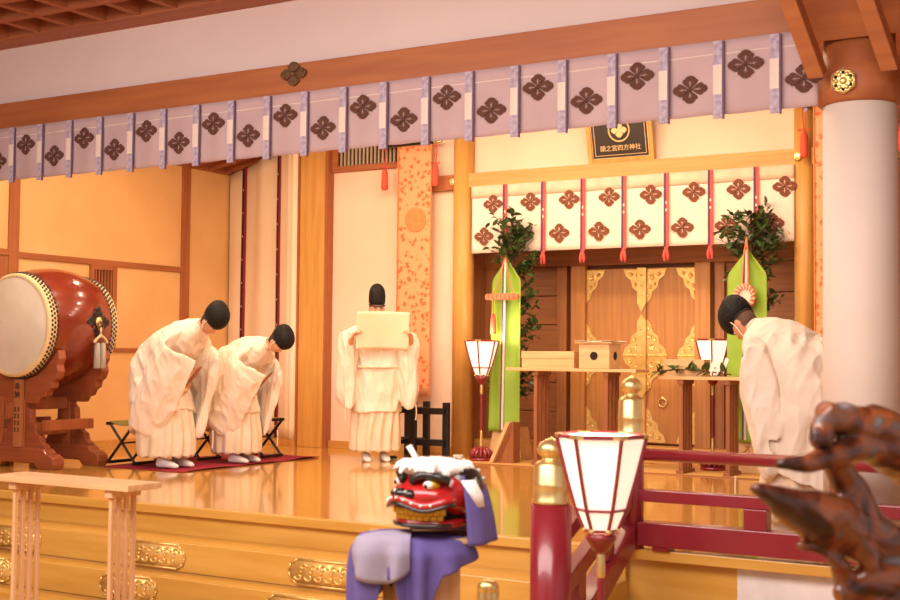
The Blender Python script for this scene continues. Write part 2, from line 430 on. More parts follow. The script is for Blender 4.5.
# back wall: plaster bay with the reader, wide pale pilaster, behind the curtain
wb = struct(MB().box(-9.3, -6.98, 12.25, 12.4, 0, 4.0).build('wall_back', 'plaster'))
struct(MB().box(-10.9, -9.25, 12.72, 12.85, 0, 4.0).build('wall_back', 'plaster'))
p = MB().box(-9.22, -8.86, 12.12, 12.30, 0, 4.0).build('pilaster', 'post_pale', wb, bevel=.006)
MB().box(-9.26, -9.22, 12.10, 12.30, 0, 4.0).build('pilaster_edge', 'post_brown', wb)
MB().box(-8.86, -8.815, 12.14, 12.30, 0, 4.0).build('pilaster_edge', 'post_brown', wb)
struct(MB().box(-10.75, -6.98, 12.20, 12.27, 0, .085).build('baseboard_back', M['beam_altar'], bevel=.004))
MB().box(-7.7, -7.0, 12.18, 12.28, 2.99, 3.16).build('rail', 'beam', wb)
# ranma vent with dark gaps and pale slats
MB().box(-8.8, -7.55, 12.235, 12.252, 3.32, 3.72).build('vent_backing', 'dark_gap', wb)
fr = MB().box(-8.815, -7.55, 12.2, 12.26, 3.30, 3.37).box(-8.815, -8.73, 12.2, 12.26, 3.37, 3.70).box(-8.815, -7.55, 12.2, 12.26, 3.70, 3.8)
fr.build('vent_frame', 'beam', wb, bevel=.003)
sl0 = None
for i in range(21):
    x = -8.70 + i * .054
    if sl0 is None: sl0 = MB().box(0, .022, 12.215, 12.24, 3.37, 3.70).build('slat', 'grey_slat', wb)
    o = sl0 if i == 0 else inst('slat', sl0, wb)
    o.location = (x, 0, 0)
# altar bay: round posts, lintel beam, plaster above
def round_post(x, y, r):
    o = MB().lathe([(r, 0), (r, 4.0)], 40, (x, y, 0)).build('altar_post', 'post_pale', None, smooth=False)
    for f in o.data.polygons: f.use_smooth = len(f.vertices) == 4
    return struct(o)
round_post(-6.975, 12.2, .118); round_post(-3.145, 12.2, .105)
altar_beam = struct(MB().box(-6.9, -3.2, 12.13, 12.27, 2.995, 3.157).build('trim_3', 'beam_altar', bevel=.006))
struct(MB().box(-3.1, 2.5, 12.13, 12.27, 2.995, 3.157).build('trim_4', 'beam_altar', bevel=.006))
struct(MB().box(-6.98, -3.05, 12.25, 12.4, 3.1, 4.0).build('wall_back', 'plaster'))
struct(MB().box(-3.05, 3.2, 12.25, 12.4, 0, 4.0).build('wall_back', 'plaster'))
# altar back: boarded wall, posts, lintel, two gilt doors
wa = struct(MB().box(-7.0, -3.0, 12.80, 12.9, 0, 3.1).build('wall_altar', 'altar_wood'))
for x in (-7.02, -3.06): MB().box(x, x + .06, 12.3, 12.85, 0, 3.1).build('side_wall', 'altar_wood_z', wa)
MB().box(-6.98, -3.04, 12.66, 12.84, 2.12, 2.36).build('lintel', 'altar_wood', wa, bevel=.006)
MB().box(-6.98, -3.04, 12.66, 12.84, 2.36, 3.1).build('upper_panel', 'altar_wood', wa)
for x0, x1 in ((-5.86, -5.69), (-4.43, -4.26)):
    MB().box(x0, x1, 12.66, 12.84, 0.17, 2.12).build('door_post', 'door_wood', wa, bevel=.005)
for x0, x1 in ((-6.05, -5.93), (-6.98, -6.62), (-4.22, -4.12), (-3.3, -3.05)):
    MB().box(x0, x1, 12.70, 12.84, 0.17, 2.12).build('stud', 'altar_wood_z', wa, bevel=.005)
for x0, x1 in ((-6.62, -6.05), (-4.12, -3.3)):
    for i in range(6):
        z = .17 + i * .325
        MB().box(x0, x1, 12.76 + .006 * (i % 2), 12.84, z + .004, z + .321).build('plank', 'altar_wood', wa, bevel=.004)
MB().box(-7.0, -3.0, 12.45, 12.9, 0, .17).build('plinth', 'beam_altar', wa, bevel=.005)
# doors
gold_corner = None
def scroll(mb, cx, cz, r, turns, start, sgn, y, th):
    pts = []
    n = 14
    for t in range(n):
        a = start + sgn * t / (n - 1) * turns * 2 * PI; q = r * (1 - .75 * t / (n - 1))
        pts.append((cx + math.cos(a) * q, y, cz + math.sin(a) * q))
    mb.tube(pts, th, 5)
def corner_mesh(w, h):
    """pierced-looking triangular gilt corner plate: right angle at (0,0), legs w to +x and h to -z, scalloped long side"""
    mb = MB(); out = [(0, 0), (w, 0)]
    for i in range(1, 6):
        t = i / 6; bulge = .012 * (1 if i % 2 else -.4)
        out.append((w * (1 - t) + bulge * h / w * .6, -h * t - bulge))
    out += [(0, -h)]
    mb.prism(out, 'y', -.004, .003)
    for cx, cz, r, s in ((.30, -.25, .15, 1), (.16, -.52, .11, -1), (.62, -.15, .10, -1), (.14, -.76, .07, 1), (.42, -.45, .07, 1)):
        scroll(mb, cx * w, cz * h, r * w, 1.4, 1.0, s, -.009, .007)
    mb.tube([(.01, -.006, -.006), (w * .95, -.006, -.006)], .004, 5); mb.tube([(.008, -.006, -.01), (.008, -.006, -h * .95)], .004, 5)
    return mb
def door(n, x0, x1, hinge):
    z0, z1 = .19, 2.08
    d = struct(MB().box(x0, x1, 12.72, 12.78, z0, z1).build('door_%d' % n, 'door_wood', bevel=.004))
    W = .20
    # corner plates: at the hinge stile top, middle (two, forming a half lozenge) and bottom, and the same at the meeting stile
    cm = corner_mesh(.22, .36)
    sx = 1 if hinge == 'l' else -1
    xh = x0 if sx > 0 else x1; xm = x1 if sx > 0 else x0
    def put(x, z, s, up, k=1.0):
        o = cm.build('gilt_corner', 'gold', d); o.location = (x, 12.712, z); o.scale = (s * k, 1, up * k); return o
    put(xh, z1 - .01, sx, 1); put(xm, z1 - .01, -sx, 1, 1.05)
    put(xh, 1.13, sx, -1, .95); put(xh, 1.13, sx, 1, .95); put(xm, 1.13, -sx, -1, 1.1); put(xm, 1.13, -sx, 1, 1.1)
    put(xh, z0 + .01, sx, -1); put(xm, z0 + .01, -sx, -1, 1.05)
    return d
d1 = door(1, -5.69, -5.02, 'l'); d2 = door(2, -4.99, -4.43, 'r')
# gilt strap down the meeting stile, wide at the top and middle
st = MB().box(-5.075, -4.985, 12.685, 12.72, .19, 2.08).build('meeting_stile', 'door_wood', d1, bevel=.003)
for z0, z1 in ((1.70, 2.08), (.75, 1.50)):
    xm = -5.03; g = MB().prism([(xm - .05, z0), (xm, z0 - .10), (xm + .05, z0), (xm + .05, z1), (xm, z1 + (.08 if z1 < 2 else 0)), (xm - .05, z1)], 'y', 12.674, 12.684)
    for z in (z0 + .08, (z0 + z1) / 2, z1 - .08): g.ellip((xm, 12.674, z), (.014, .01, .014), 10, 6)
    g.build('gilt_strap', 'gold', st)
rg = MB()
rg.tube([(-4.80 + .045 * math.cos(a * PI / 10), 12.70, .63 + .045 * math.sin(a * PI / 10)) for a in range(21)], .009, 6)
rg.ellip((-4.80, 12.705, .675), (.02, .015, .02)); rg.build('ring_pull', 'gold_soft', d2, smooth=True)

# ceilings
struct(MB().box(-9.1, 3.2, 7.45, 13.0, 3.85, 3.95).build('ceiling', 'coffer'))
sl = struct(MB().prism([(-10.8, 3.50), (-9.05, 3.84), (-9.05, 3.92), (-10.8, 3.58)], 'y', 7.45, 13.0).build('ceiling', 'coffer_x'))
rf0 = None
for i in range(16):
    mb = MB().prism([(-10.75, 3.44), (-9.05, 3.77), (-9.05, 3.85), (-10.75, 3.52)], 'y', -.03, .03)
    if rf0 is None: rf0 = mb.build('rafter', 'coffer_x', sl)
    o = rf0 if i == 0 else inst('rafter', rf0, sl)
    o.location = (0, 7.7 + i * .32, 0)
# front beam, fascia wall above it, hall ceiling with its lattice of square coffers
struct(MB().box(-13, 3.2, 7.22, 7.46, 3.0, 3.232).build('trim_5', 'beam', bevel=.006))
struct(MB().box(-13, 3.2, 7.27, 7.42, 3.232, 3.72).build('wall_front', 'fascia'))
hc = struct(MB().box(-13, 3.2, -2.5, 7.4, 3.92, 4.0).build('ceiling', 'coffer'))
MB().box(-13, 3.2, 7.02, 7.3, 3.715, 3.93).build('cornice', 'coffer_x', hc, bevel=.004)
b0 = None
for i in range(9):
    if b0 is None: b0 = MB().box(-13, -2.2, -.03, .03, 3.72, 3.93).build('lattice_bar', 'coffer_x', hc, bevel=.004)
    o = b0 if i == 0 else inst('lattice_bar', b0, hc)
    o.location = (0, 6.66 - i * .37, 0)
b1 = None
for i in range(16):
    if b1 is None: b1 = MB().box(-.03, .03, 3.4, 7.05, 3.722, 3.93).build('lattice_bar', 'coffer', hc, bevel=.004)
    o = b1 if i == 0 else inst('lattice_bar', b1, hc)
    o.location = (-6.93 - (i - 4) * .372, 0, 0)
# sloping soffit with rafters that runs down to the big column
dirv = Vector((-.20, -.57, .87)).normalized()
rows = group_empty('soffit')
a0, a1 = Vector((-1.86, 7.10, 2.80)), Vector((1.2, 7.10, 2.80))
nrm = dirv.cross(Vector((1, 0, 0))).normalized()
if nrm.y > 0: nrm = -nrm
mb = MB(); q = [a0, a1, a1 + dirv * 1.6, a0 + dirv * 1.6]; back = -nrm * .05 + Vector((0, 0, .09))
mb.add([*(p + back for p in q), *(p + back - nrm * .03 for p in q)], [(0, 1, 2, 3), (7, 6, 5, 4), (0, 4, 5, 1), (1, 5, 6, 2), (2, 6, 7, 3), (3, 7, 4, 0)])
mb.build('soffit_board', 'beam', rows)
for i in range(6):
    p = Vector((-1.745 + i * .395, 7.06, 2.715)); wv = Vector((.045, 0, 0)); h = nrm * .035
    mb = MB(); e = p + dirv * 1.7
    mb.add([p - wv - h, p + wv - h, p + wv + h * 2, p - wv + h * 2, e - wv - h, e + wv - h, e + wv + h * 2, e - wv + h * 2],
           [(3, 2, 1, 0), (4, 5, 6, 7), (0, 1, 5, 4), (1, 2, 6, 5), (2, 3, 7, 6), (3, 0, 4, 7)])
    mb.build('rafter', 'beam', rows, bevel=.004)
# big ivory column with wooden collar and gilt hexagon
colx, coly = -1.585, 7.36
col = MB().lathe([(.212, 0), (.209, 1.2), (.205, 2.58)], 64, (colx, coly, 0)).build('column', 'column')
for f in col.data.polygons: f.use_smooth = len(f.vertices) == 4
struct(col)
cl = MB().lathe([(.212, 2.565), (.232, 2.58), (.235, 2.72), (.225, 2.76), (.20, 2.80), (.20, 3.0)], 64, (colx, coly, 0)).build('collar', 'beam', col)
for f in cl.data.polygons: f.use_smooth = len(f.vertices) == 4
hx = thing('hexagon_boss', 'gilt openwork hexagon boss on the wooden collar of the white column', 'ornament', (colx - .035, coly - .243, 2.672))
hm = MB().prism([(.075 * math.cos(PI / 6 + k * PI / 3), .075 * math.sin(PI / 6 + k * PI / 3)) for k in range(6)], 'y', -.008, .008)
hm.build('plate', 'gold', hx)
r6 = MB()
for k in range(6):
    a = k * PI / 3; r6.ellip((.04 * math.cos(a), -.012, .04 * math.sin(a)), (.014, .012, .014), 10, 6)
    a0_, a1_ = PI / 6 + k * PI / 3, PI / 6 + (k + 1) * PI / 3
    r6.tube([(.07 * math.cos(a0_), -.01, .07 * math.sin(a0_)), (.07 * math.cos(a1_), -.01, .07 * math.sin(a1_))], .007, 6)
    a = PI / 6 + k * PI / 3; MB().ellip((.048 * math.cos(a), -.009, .048 * math.sin(a)), (.011, .004, .011), 10, 6).build('piercing', 'dark_gap', hx)
r6.ellip((0, -.012, 0), (.022, .014, .022)); r6.build('relief', 'gold_soft', hx, smooth=True)
struct(MB().box(3.2, 3.35, 6.9, 13.0, -.8, 4.0).build('wall_right', 'plaster'))
# hall walls far outside the frame close the room
struct(MB().box(-13.2, -13.0, -3, 7.4, -.8, 4).build('wall_hall', 'plaster'))
struct(MB().box(-10.95, -13.0, 7.25, 7.42, -.8, 4).build('wall_hall', 'plaster'))
# ------------------------------------------------------------------ crests
PET = [(0, .10), (.06, .115), (.22, .26), (.36, .41), (.44, .53), (.45, .64), (.38, .73), (.29, .77), (.28, .84), (.21, .92), (.10, .97), (0, 1.0)]
def crest(w, h, th=.003, vein=True):
    """four trefoil petals round a pip, pale veins; lies in the x-z plane facing -y"""
    mb = MB(); full = PET + [(-a, b) for a, b in PET[-2:0:-1]]
    for k in range(4):
        c, s = [(1, 0), (0, 1), (-1, 0), (0, -1)][k]
        pts = [((a * c - b * s) * w / 2, (a * s + b * c) * h / 2) for a, b in full]
        mb.prism(pts, 'y', -th, 0, 0)
        if vein:
            for (a0, b0, a1, b1, t) in ((0, .2, 0, .60, .016), (0, .36, .09, .50, .010), (0, .36, -.09, .50, .010)):
                dx, dz = a1 - a0, b1 - b0; L = math.hypot(dx, dz); nx, nz = -dz / L * t, dx / L * t
                q = [(a0 + nx, b0 + nz), (a0 - nx, b0 - nz), (a1 - nx, b1 - nz), (a1 + nx, b1 + nz)]
                mb.prism([((a * c - b * s) * w / 2, (a * s + b * c) * h / 2) for a, b in q], 'y', -th - .001, -th + .0005, 1)
    mb.lathe([(.05 * w, -.001), (.05 * w, th)], 12, axis='y', m=1) if False else None
    pip = [(.06 * w * math.cos(k * PI / 6), .06 * w * math.sin(k * PI / 6)) for k in range(12)]
    mb.prism(pip, 'y', -th, 0, 0)
    return mb

# ------------------------------------------------------------------ front curtain on the beam
NZ0, NZ1, NY = 2.562, 3.01, 7.20
nf = thing('valance_curtain', 'long lavender grey crest curtain hanging from the front beam', 'curtain', (0, NY, 0))
def nfun(u, v):
    x = -11.2 + u * 9.42; z = NZ1 + v * (NZ0 - NZ1)
    ph = (x + 2.041) / .3415
    y = .010 * math.sin(ph * 2 * PI) * (.3 + v) + .008 * noise.noise(Vector((x * 3, z * 3, 0)))
    return (x, y, z + .002 * math.sin(ph * 2 * PI + 1) * v)
MB().sheet(nfun, 330, 10, .004).build('cloth', 'noren_front', nf, smooth=True)
MB().sheet(lambda u, v: (nfun(u, .2)[0], nfun(u, .2)[1] - .004, 2.925 + v * .006), 330, 1, .002).build('seam', 'cream', nf)
c0 = s0 = None
for i in range(-1, 27):
    x = -2.028 - i * .3415
    if s0 is None:
        s0 = MB().box(-.029, .029, -.006, .004, 2.537, 3.005).build('strap', 'strap_lav', nf, bevel=.003)
        s1 = MB().box(-.027, .027, -.009, -.005, 2.68, 2.86).build('strap_patch', 'cream', s0)
        s2 = MB().box(.029, .040, -.004, .006, 2.532, 3.003).build('strap_shadow', 'strap_shadow', s0)  # dark strip standing in for the shadow along the strap's right side
        o = s0
    else:
        o = inst('strap', s0, nf); inst('strap_patch', s1, o); inst('strap_shadow', s2, o)
    o.location = (x, -.016, 0) if i >= 0 else (x - .17, .012, 0)
    if i < 0: o.scale = (.3, .3, 1)
    z = 2.848 if i % 2 == 0 else 2.728
    if c0 is None: c0 = crest(.222, .172).build('crest', ['crest_front', 'noren_front'], nf); o = c0
    else: o = inst('crest', c0, nf)
    o.location = (x - .172, -.0135, z)
# bronze crest boss on the beam
bo = crest(.235, .18, .02, False); bo.ellip((0, -.02, 0), (.022, .02, .022))
o = bo.build('crest_boss', 'bronze', None, (-5.56, 7.217, 3.152), bevel=.003)
tag(o, 'dark bronze four petal crest boss fixed to the front beam', 'ornament')

# ------------------------------------------------------------------ altar curtain
na = thing('altar_curtain', 'white altar curtain with two rows of brown crests and red ties', 'curtain', (.035, 12.12, 0))
def afun(u, v):
    x = -6.862 + u * 3.598; z = 3.0 + v * (2.252 - 3.0)
    y = .006 * math.sin((x + 6.431) / .466 * 2 * PI) * (.3 + v) + .006 * noise.noise(Vector((x * 3, z * 2, 4)))
    return (x, y, z)
MB().sheet(afun, 120, 12, .004).build('cloth', 'noren_altar', na, smooth=True)
MB().sheet(lambda u, v: (afun(u, v * .16)[0], afun(u, 0)[1] - .012, 3.0 - v * .13), 120, 2, .003).build('top_band', 'hem_pink', na, smooth=True)
c0 = s0 = None
for i in range(8):
    for x, z in ((-6.697 + .4595 * i, 2.435), (-6.586 + .4615 * i, 2.79)):
        if c0 is None: c0 = crest(.245, .205).build('crest', ['crest', 'noren_altar'], na); o = c0
        else: o = inst('crest', c0, na)
        o.location = (x, -.016, z)
for i in range(7):
    x = -6.431 + .466 * i
    if s0 is None:
        s0 = MB().box(-.026, .026, -.003, .003, 2.235, 3.0).build('tie', 'ribbon_red', na)
        s1 = MB().box(-.026, -.002, -.006, -.002, 2.235, 3.0).build('tie_stripe', 'ribbon_purple', s0)
        t = MB().ellip((0, -.004, 2.225), (.022, .016, .02), 10, 8)
        for sx in (-1, 1):
            t.tube([(0, -.004, 2.225), (sx * .014, -.01, 2.19), (sx * .022, -.01, 2.14), (sx * .016, -.008, 2.10)], [.012, .017, .016, .008], 8)
        s2 = t.build('knot', 'ribbon_red', s0, smooth=True)
        s3 = MB().ellip((.002, -.007, 2.62), (.010, .002, .017), 8, 6).build('tie_motif', 'cream', s0); s4_ = MB().ellip((.002, -.007, 2.695), (.010, .002, .017), 8, 6).build('tie_motif', 'cream', s0)
        o = s0
    else:
        o = inst('tie', s0, na)
        for nm, q in (('tie_stripe', s1), ('knot', s2), ('tie_motif', s3), ('tie_motif', s4_)): inst(nm, q, o)
    o.location = (x, -.024, 0)
# gilt flower boss on the altar post
bo = MB().lathe([(.045, 0), (.045, .012), (.03, .02), (0.004, .022)], 20, axis='y')
for k in range(8): bo.ellip((.034 * math.cos(k * PI / 4), .014, .034 * math.sin(k * PI / 4)), (.012, .01, .012), 8, 6)
bo.xf(Matrix.Rotation(PI, 4, 'Z'))
tag(bo.build('flower_boss', 'gold_soft', None, (-7.10, 12.165, 3.075), smooth=True), 'small round gilt flower boss where rail meets the pale post', 'ornament')
bo2 = bpy.data.objects['flower_boss'].copy(); C.objects.link(bo2); bo2.location = (-3.19, 12.09, 3.072); bo2['label'] = 'small round gilt flower boss on the altar beam beside red tassel'

# ------------------------------------------------------------------ plaque above the altar, tilted forward
pq = thing('name_plaque', 'black shrine name plaque with gold crest and writing above the altar beam', 'sign', (-5.06, 12.20, 3.16))
tilt = Matrix.Rotation(math.radians(14), 4, 'X')
def pm(mb): return mb.xf(tilt)
W, Hh = .37, .60
pm(MB().box(-W + .045, W - .045, -.012, .01, .05, Hh)).build('board', 'plaque', pq)
f = MB()
for a in ((-W, -W + .05, 0, Hh + .05), (W - .05, W, 0, Hh + .05), (-W + .05, W - .05, 0, .05), (-W + .05, W - .05, Hh, Hh + .05)): f.box(a[0], a[1], -.03, .015, a[2], a[3])
pm(f).build('frame', 'post_pale', pq, bevel=.004)
f = MB()
for k, t in ((.052, .006), (.082, .005)):
    for a in ((-W + k, -W + k + t, k, Hh - .01), (W - k - t, W - k, k, Hh - .01), (-W + k, W - k, k, k + t)): f.box(a[0], a[1], -.016, -.01, a[2], a[3])
pm(f).build('gold_line', 'plaque_gold', pq)
rg = MB().tube([(.115 * math.cos(k * PI / 20), -.015, .34 + .115 * math.sin(k * PI / 20)) for k in range(41)], .009, 6)
pm(rg).build('crest_ring', 'plaque_gold', pq, smooth=True)
cr = crest(.175, .155, .006, False); cr.v = [(x, y - .013, z + .34) for x, y, z in cr.v]
pm(cr).build('crest', 'plaque_gold', pq)
def text(name, body, size, m, parent, loc, rot, ext=.0015):
    cu = bpy.data.curves.new(name, 'FONT'); cu.body = body; cu.size = size; cu.extrude = ext; cu.align_x = 'CENTER'; cu.align_y = 'CENTER'
    o = bpy.data.objects.new(name, cu); C.objects.link(o)
    me = bpy.data.meshes.new_from_object(o.evaluated_get(bpy.context.evaluated_depsgraph_get())); bpy.data.objects.remove(o)
    t = link(name, me, m, parent); t.location = loc; t.rotation_euler = rot; return t
zt = .155
text('lettering', '頭之宮四方神社', .066, 'plaque_gold', pq, (0, -.015 * math.cos(math.radians(14)) - zt * math.sin(math.radians(14)), zt * math.cos(math.radians(14)) - .006), (PI / 2 + math.radians(14), 0, 0))

# ------------------------------------------------------------------ white side curtain with black and red ribbons
cA, cB = Vector((-10.72, 12.60, 0)), Vector((-9.24, 12.10, 0))
dv = (cB - cA); nv = Vector((dv.y, -dv.x, 0)).normalized()
cu = thing('side_curtain', 'tall white silk curtain with red and black ribbons beside ochre wall', 'curtain', tuple(cA))
ztop = lambda u: 3.44 + .26 * u
def cfun(u, v):
    p = dv * u + nv * (.018 * math.sin(u * 2 * PI * 2.4 + .6) + .012 * noise.noise(Vector((u * 9, v * 1.2, 2))) + (.05 * max(0, (u - .86)) / .14) * math.sin(u * 60))
    return (p.x, p.y, .085 + v * (ztop(u) - .085))
MB().sheet(cfun, 80, 24, .006).build('cloth', 'curtain', cu, smooth=True)
for u0 in (.185, .70):
    def rib(off, wd, up):
        def fn(a, v):
            u = u0 + off + a * wd; q = Vector(cfun(u, v)) + nv * up; q.z = min(q.z, ztop(u) - .002); return tuple(q)
        return fn
    r = MB().sheet(rib(.0, .032, .008), 1, 24, .003).build('ribbon', 'ribbon_black', cu)
    MB().sheet(rib(.030, .030, .010), 1, 24, .003).build('ribbon_border', M['carpet'], r)
    d = MB()
    for k in range(11):
        q = Vector(cfun(u0 + .018, .04 + k * .088)) + nv * .014; d.ellip(tuple(q), (.008, .006, .012), 6, 4)
    d.build('stitch', 'cream', r)
struct(MB().add([(p + nv * s * .04 + Vector((0, 0, z))) for z in (0, .085) for p, s in ((cA, 1), (cB, 1), (cB, -1), (cA, -1))],
                [(3, 2, 1, 0), (4, 5, 6, 7), (0, 1, 5, 4), (1, 2, 6, 5), (2, 3, 7, 6), (3, 0, 4, 7)]).build('baseboard_corner', 'beam_altar'))

# ------------------------------------------------------------------ brocade banners with rods and tassels
def tassel(mb_cord, mb_t, mb_knot, x, y, z):
    for s in (-1, 1):
        mb_cord.tube(bez([(x, y, z), (x + s * .020, y - .006, z - .07), (x + s * .012, y - .006, z - .15), (x + s * .002, y - .006, z - .22)], 4), .005, 6)
        mb_knot.tube([(x + s * .045 + .014 * math.cos(k), y - .008, z - .235 + .012 * math.sin(k)) for k in range(7)], .005, 6)
    mb_knot.ellip((x, y - .006, z - .235), (.022, .014, .016), 10, 8)
    mb_t.lathe([(.012, z - .25), (.024, z - .265), (.036, z - .30), (.040, z - .48), (.034, z - .50), (.01, z - .505)], 14, (x, y - .006, 0))
def banner(label, x0, x1, xr0, xr1, y, z0, z1, tx, disc=True):
    b = thing('brocade_banner', label, 'banner', (0, y, 0))
    MB().sheet(lambda u, v: (x0 + (x1 - x0) * u, .008 * math.sin(u * 5) * (1 - v), z0 + v * (z1 - z0)), 12, 24, .006).build('cloth', M['brocade'], b, smooth=True)
    e = MB()
    for xx in (x0, x1 - .012): e.box(xx, xx + .012, -.012, .004, z0, z1)
    e.build('border', 'brocade_disc', b)
    MB().lathe([(.016, xr0 + .05), (.016, xr1 - .05)], 12, (0, -.01, z1 + .01), 'x').build('rod', 'black', b)
    g = MB()
    for xa, xb in ((xr0 - .06, xr0 + .05), (xr1 - .05, xr1 + .06)): g.lathe([(.010, xa), (.018, xa + .02), (.018, xb - .02), (.016, xb)], 12, (0, -.01, z1 + .01), 'x')
    g.build('rod_tip', 'gold_soft', b, smooth=True)
    if disc: MB().lathe([(.14, -.014), (.14, -.009)], 32, ((x0 + x1) / 2 + .02, 0, 2.66), 'y').build('disc', 'brocade_disc', b)
    for x in tx:
        c_, t_, k_ = MB(), MB(), MB(); tassel(c_, t_, k_, x, -.03, z1)
        o = t_.build('tassel', 'tassel_red', b, smooth=True); c_.build('cord', 'tassel_red', o, smooth=True); k_.build('knot', 'tassel_red', o, smooth=True)
    for x in (xr0 + .12, xr1 - .12): MB().box(x - .008, x + .008, -.01, .13, z1 + .002, z1 + .016).build('hook', 'gold_soft', b)
    return b
banner('orange brocade banner hanging on plaster wall behind the reading priest', -7.80, -7.34, -7.98, -7.27, 12.10, .645, 3.525, (-7.96, -7.275))
banner('orange brocade banner half hidden behind the white column', -3.02, -2.3, -3.10, -2.2, 12.02, .1, 3.54, (-3.10, -2.2), False)

# ------------------------------------------------------------------ bonbori lanterns
def lantern(label, loc, zshade0, zshade1, R, rotz=0, group='paper lanterns on red poles'):
    """hexagonal paper shade flaring upward on a turned red pole with lotus foot"""
    t = thing('paper_lantern', label, 'lantern', loc, rotz, group)
    h = zshade1 - zshade0
    prof = [(.36, 0), (.56, .22), (.76, .55), (.92, .85), (1.0, 1.0)]
    def rad(v):
        for (r0, a), (r1, b) in zip(prof, prof[1:]):
            if v <= b: return r0 + (r1 - r0) * (v - a) / (b - a)
        return 1
    hexp = lambda r, z, k: (r * math.cos(PI / 6 + k * PI / 3), r * math.sin(PI / 6 + k * PI / 3), z)
    for k in range(6):
        mb = MB(); n = len(prof)
        vs = []
        for q in (.96, .93):
            for r, v in prof: vs += [hexp(R * r * q, zshade0 + h * v, k), hexp(R * r * q, zshade0 + h * v, k + 1)]
        fs = []
        for i in range(n - 1):
            a = 2 * i; fs += [(a, a + 1, a + 3, a + 2), (2 * n + a, 2 * n + a + 2, 2 * n + a + 3, 2 * n + a + 1), (a, a + 2, 2 * n + a + 2, 2 * n + a), (a + 1, 2 * n + a + 1, 2 * n + a + 3, a + 3)]
        fs += [(0, 2 * n, 2 * n + 1, 1), (2 * n - 2, 2 * n - 1, 4 * n - 1, 4 * n - 2)]
        mb.add(vs, fs); mb.build('shade_panel', 'shade_paper', t)
        rb = MB().tube([hexp(R * r, zshade0 + h * v, k) for r, v in prof], R * .045, 6)
        # bars along the top, the lower fold and the bottom
        for v in (0, .22, 1.0):
            r = R * rad(v); rb.tube([hexp(r, zshade0 + h * v, k), hexp(r, zshade0 + h * v, k + 1)], R * (.052 if v == 1 else .035), 6)
        rb.build('shade_rib', 'red', t)
        a, b, c = Vector(hexp(R, zshade1, k)), Vector(hexp(R, zshade1, k + 1)), Vector(hexp(R, zshade1, k - 1))
        MB().tube([a + (b - a) * .18, a, a + (c - a) * .18], R * .058, 6).build('gilt_tip', 'gold_soft', t)
        p = hexp(R * .37, zshade0, k); MB().ellip(p, (R * .07, R * .07, R * .06), 8, 6).build('gilt_bead', 'gold_soft', t)
    s = R
    MB().lathe([(.30 * s, zshade0 - .01), (.36 * s, zshade0 - .03), (.34 * s, zshade0 - .10 * s * 2), (.18 * s, zshade0 - .45 * s), (.10 * s, zshade0 - .5 * s)], 24).build('cup', 'red', t, smooth=True)
    zc = zshade0 - .5 * s
    MB().lathe([(.085 * s, zc), (.095 * s, zc - .06 * s), (.095 * s, zc - .5 * s), (.08 * s, zc - .55 * s)], 16).build('ferrule', 'gold_soft', t, smooth=True)
    MB().lathe([(.075 * s, zc - .52 * s), (.075 * s, .12)], 16).build('pole', 'red', t, smooth=False)
    MB().lathe([(.11 * s, .12), (.10 * s, .16), (.075 * s, .30), (.09 * s, .31)], 16).build('ferrule', 'gold_soft', t, smooth=True)
    ft = MB().lathe([(.66 * s, 0), (.68 * s, .012), (.66 * s, .03), (.52 * s, .034)], 32)
    for k in range(14):
        a = k * 2 * PI / 14
        ft.tube([(.60 * s * math.cos(a), .60 * s * math.sin(a), .035), (.54 * s * math.cos(a), .54 * s * math.sin(a), .085), (.32 * s * math.cos(a), .32 * s * math.sin(a), .13), (.1 * s * math.cos(a), .1 * s * math.sin(a), .135)], [.10 * s, .12 * s, .08 * s, .03 * s], 8)
    ft.build('lotus_foot', 'red', t, smooth=True)
    L = bpy.data.lights.new('lantern_bulb', 'POINT'); L.energy = 6; L.color = (1, .82, .62); L.shadow_soft_size = .05
    lo = bpy.data.objects.new('lantern_bulb', L); C.objects.link(lo); lo.parent = t; lo.location = (0, 0, zshade1 + .06)
    return t
lantern('small red paper lantern standing beside the pale altar post', (-6.42, 11.64, .007), .898, 1.265, .19, .26)
lantern('small red paper lantern beside the bowing priest, table branch before it', (-4.02, 12.03, .007), .928, 1.285, .185, .26)

# ------------------------------------------------------------------ eight-legged offering tables
def eight_leg_table(label, loc, L, Dp, H, inset, legm, topm, rotz=0, group=None, leg_w=.035, topth=.03):
    t = thing('offering_table', label, 'table', loc, rotz, group)
    MB().box(0, L, 0, Dp, H - topth, H).build('table_top', topm, t, bevel=.003)
    leg0 = None
    for s in (0, 1):
        xc = inset if s == 0 else L - inset
        MB().box(xc - .03, xc + .03, .02, Dp - .02, H - topth - .045, H - topth).build('bearer', legm, t, bevel=.002)
        MB().box(xc - .035, xc + .035, .0, Dp, 0, .03).build('foot_rail', legm, t, bevel=.003)
        for k in range(4):
            y = .05 + (Dp - .10) * k / 3
            mb = MB().box(xc - (.02 if H < 1 else .012), xc + (.02 if H < 1 else .012), y - leg_w / 2, y + leg_w / 2, .03, H - topth - .045)
            mb.build('leg', legm, t, bevel=.003)
    return t
eight_leg_table('brown eight legged offering table before the altar, two boxes on it', (-6.06, 11.50, .007), 1.44, .36, .985, .33, 'table_leg', 'white_wood', group=None)
eight_leg_table('brown eight legged offering table holding leafy branch beside bowing priest', (-4.37, 11.44, .007), .90, .34, .925, .22, 'table_leg', 'white_wood')
eight_leg_table('pale plain wood offering table standing in front of the stage steps', (-6.30, 5.03, -.8), 1.13, .27, 1.17, .17, 'white_wood_z', 'white_wood', leg_w=.026, topth=.035)
bpy.data.objects['offering_table.002'].location = (-6.20, 5.13, -.8)
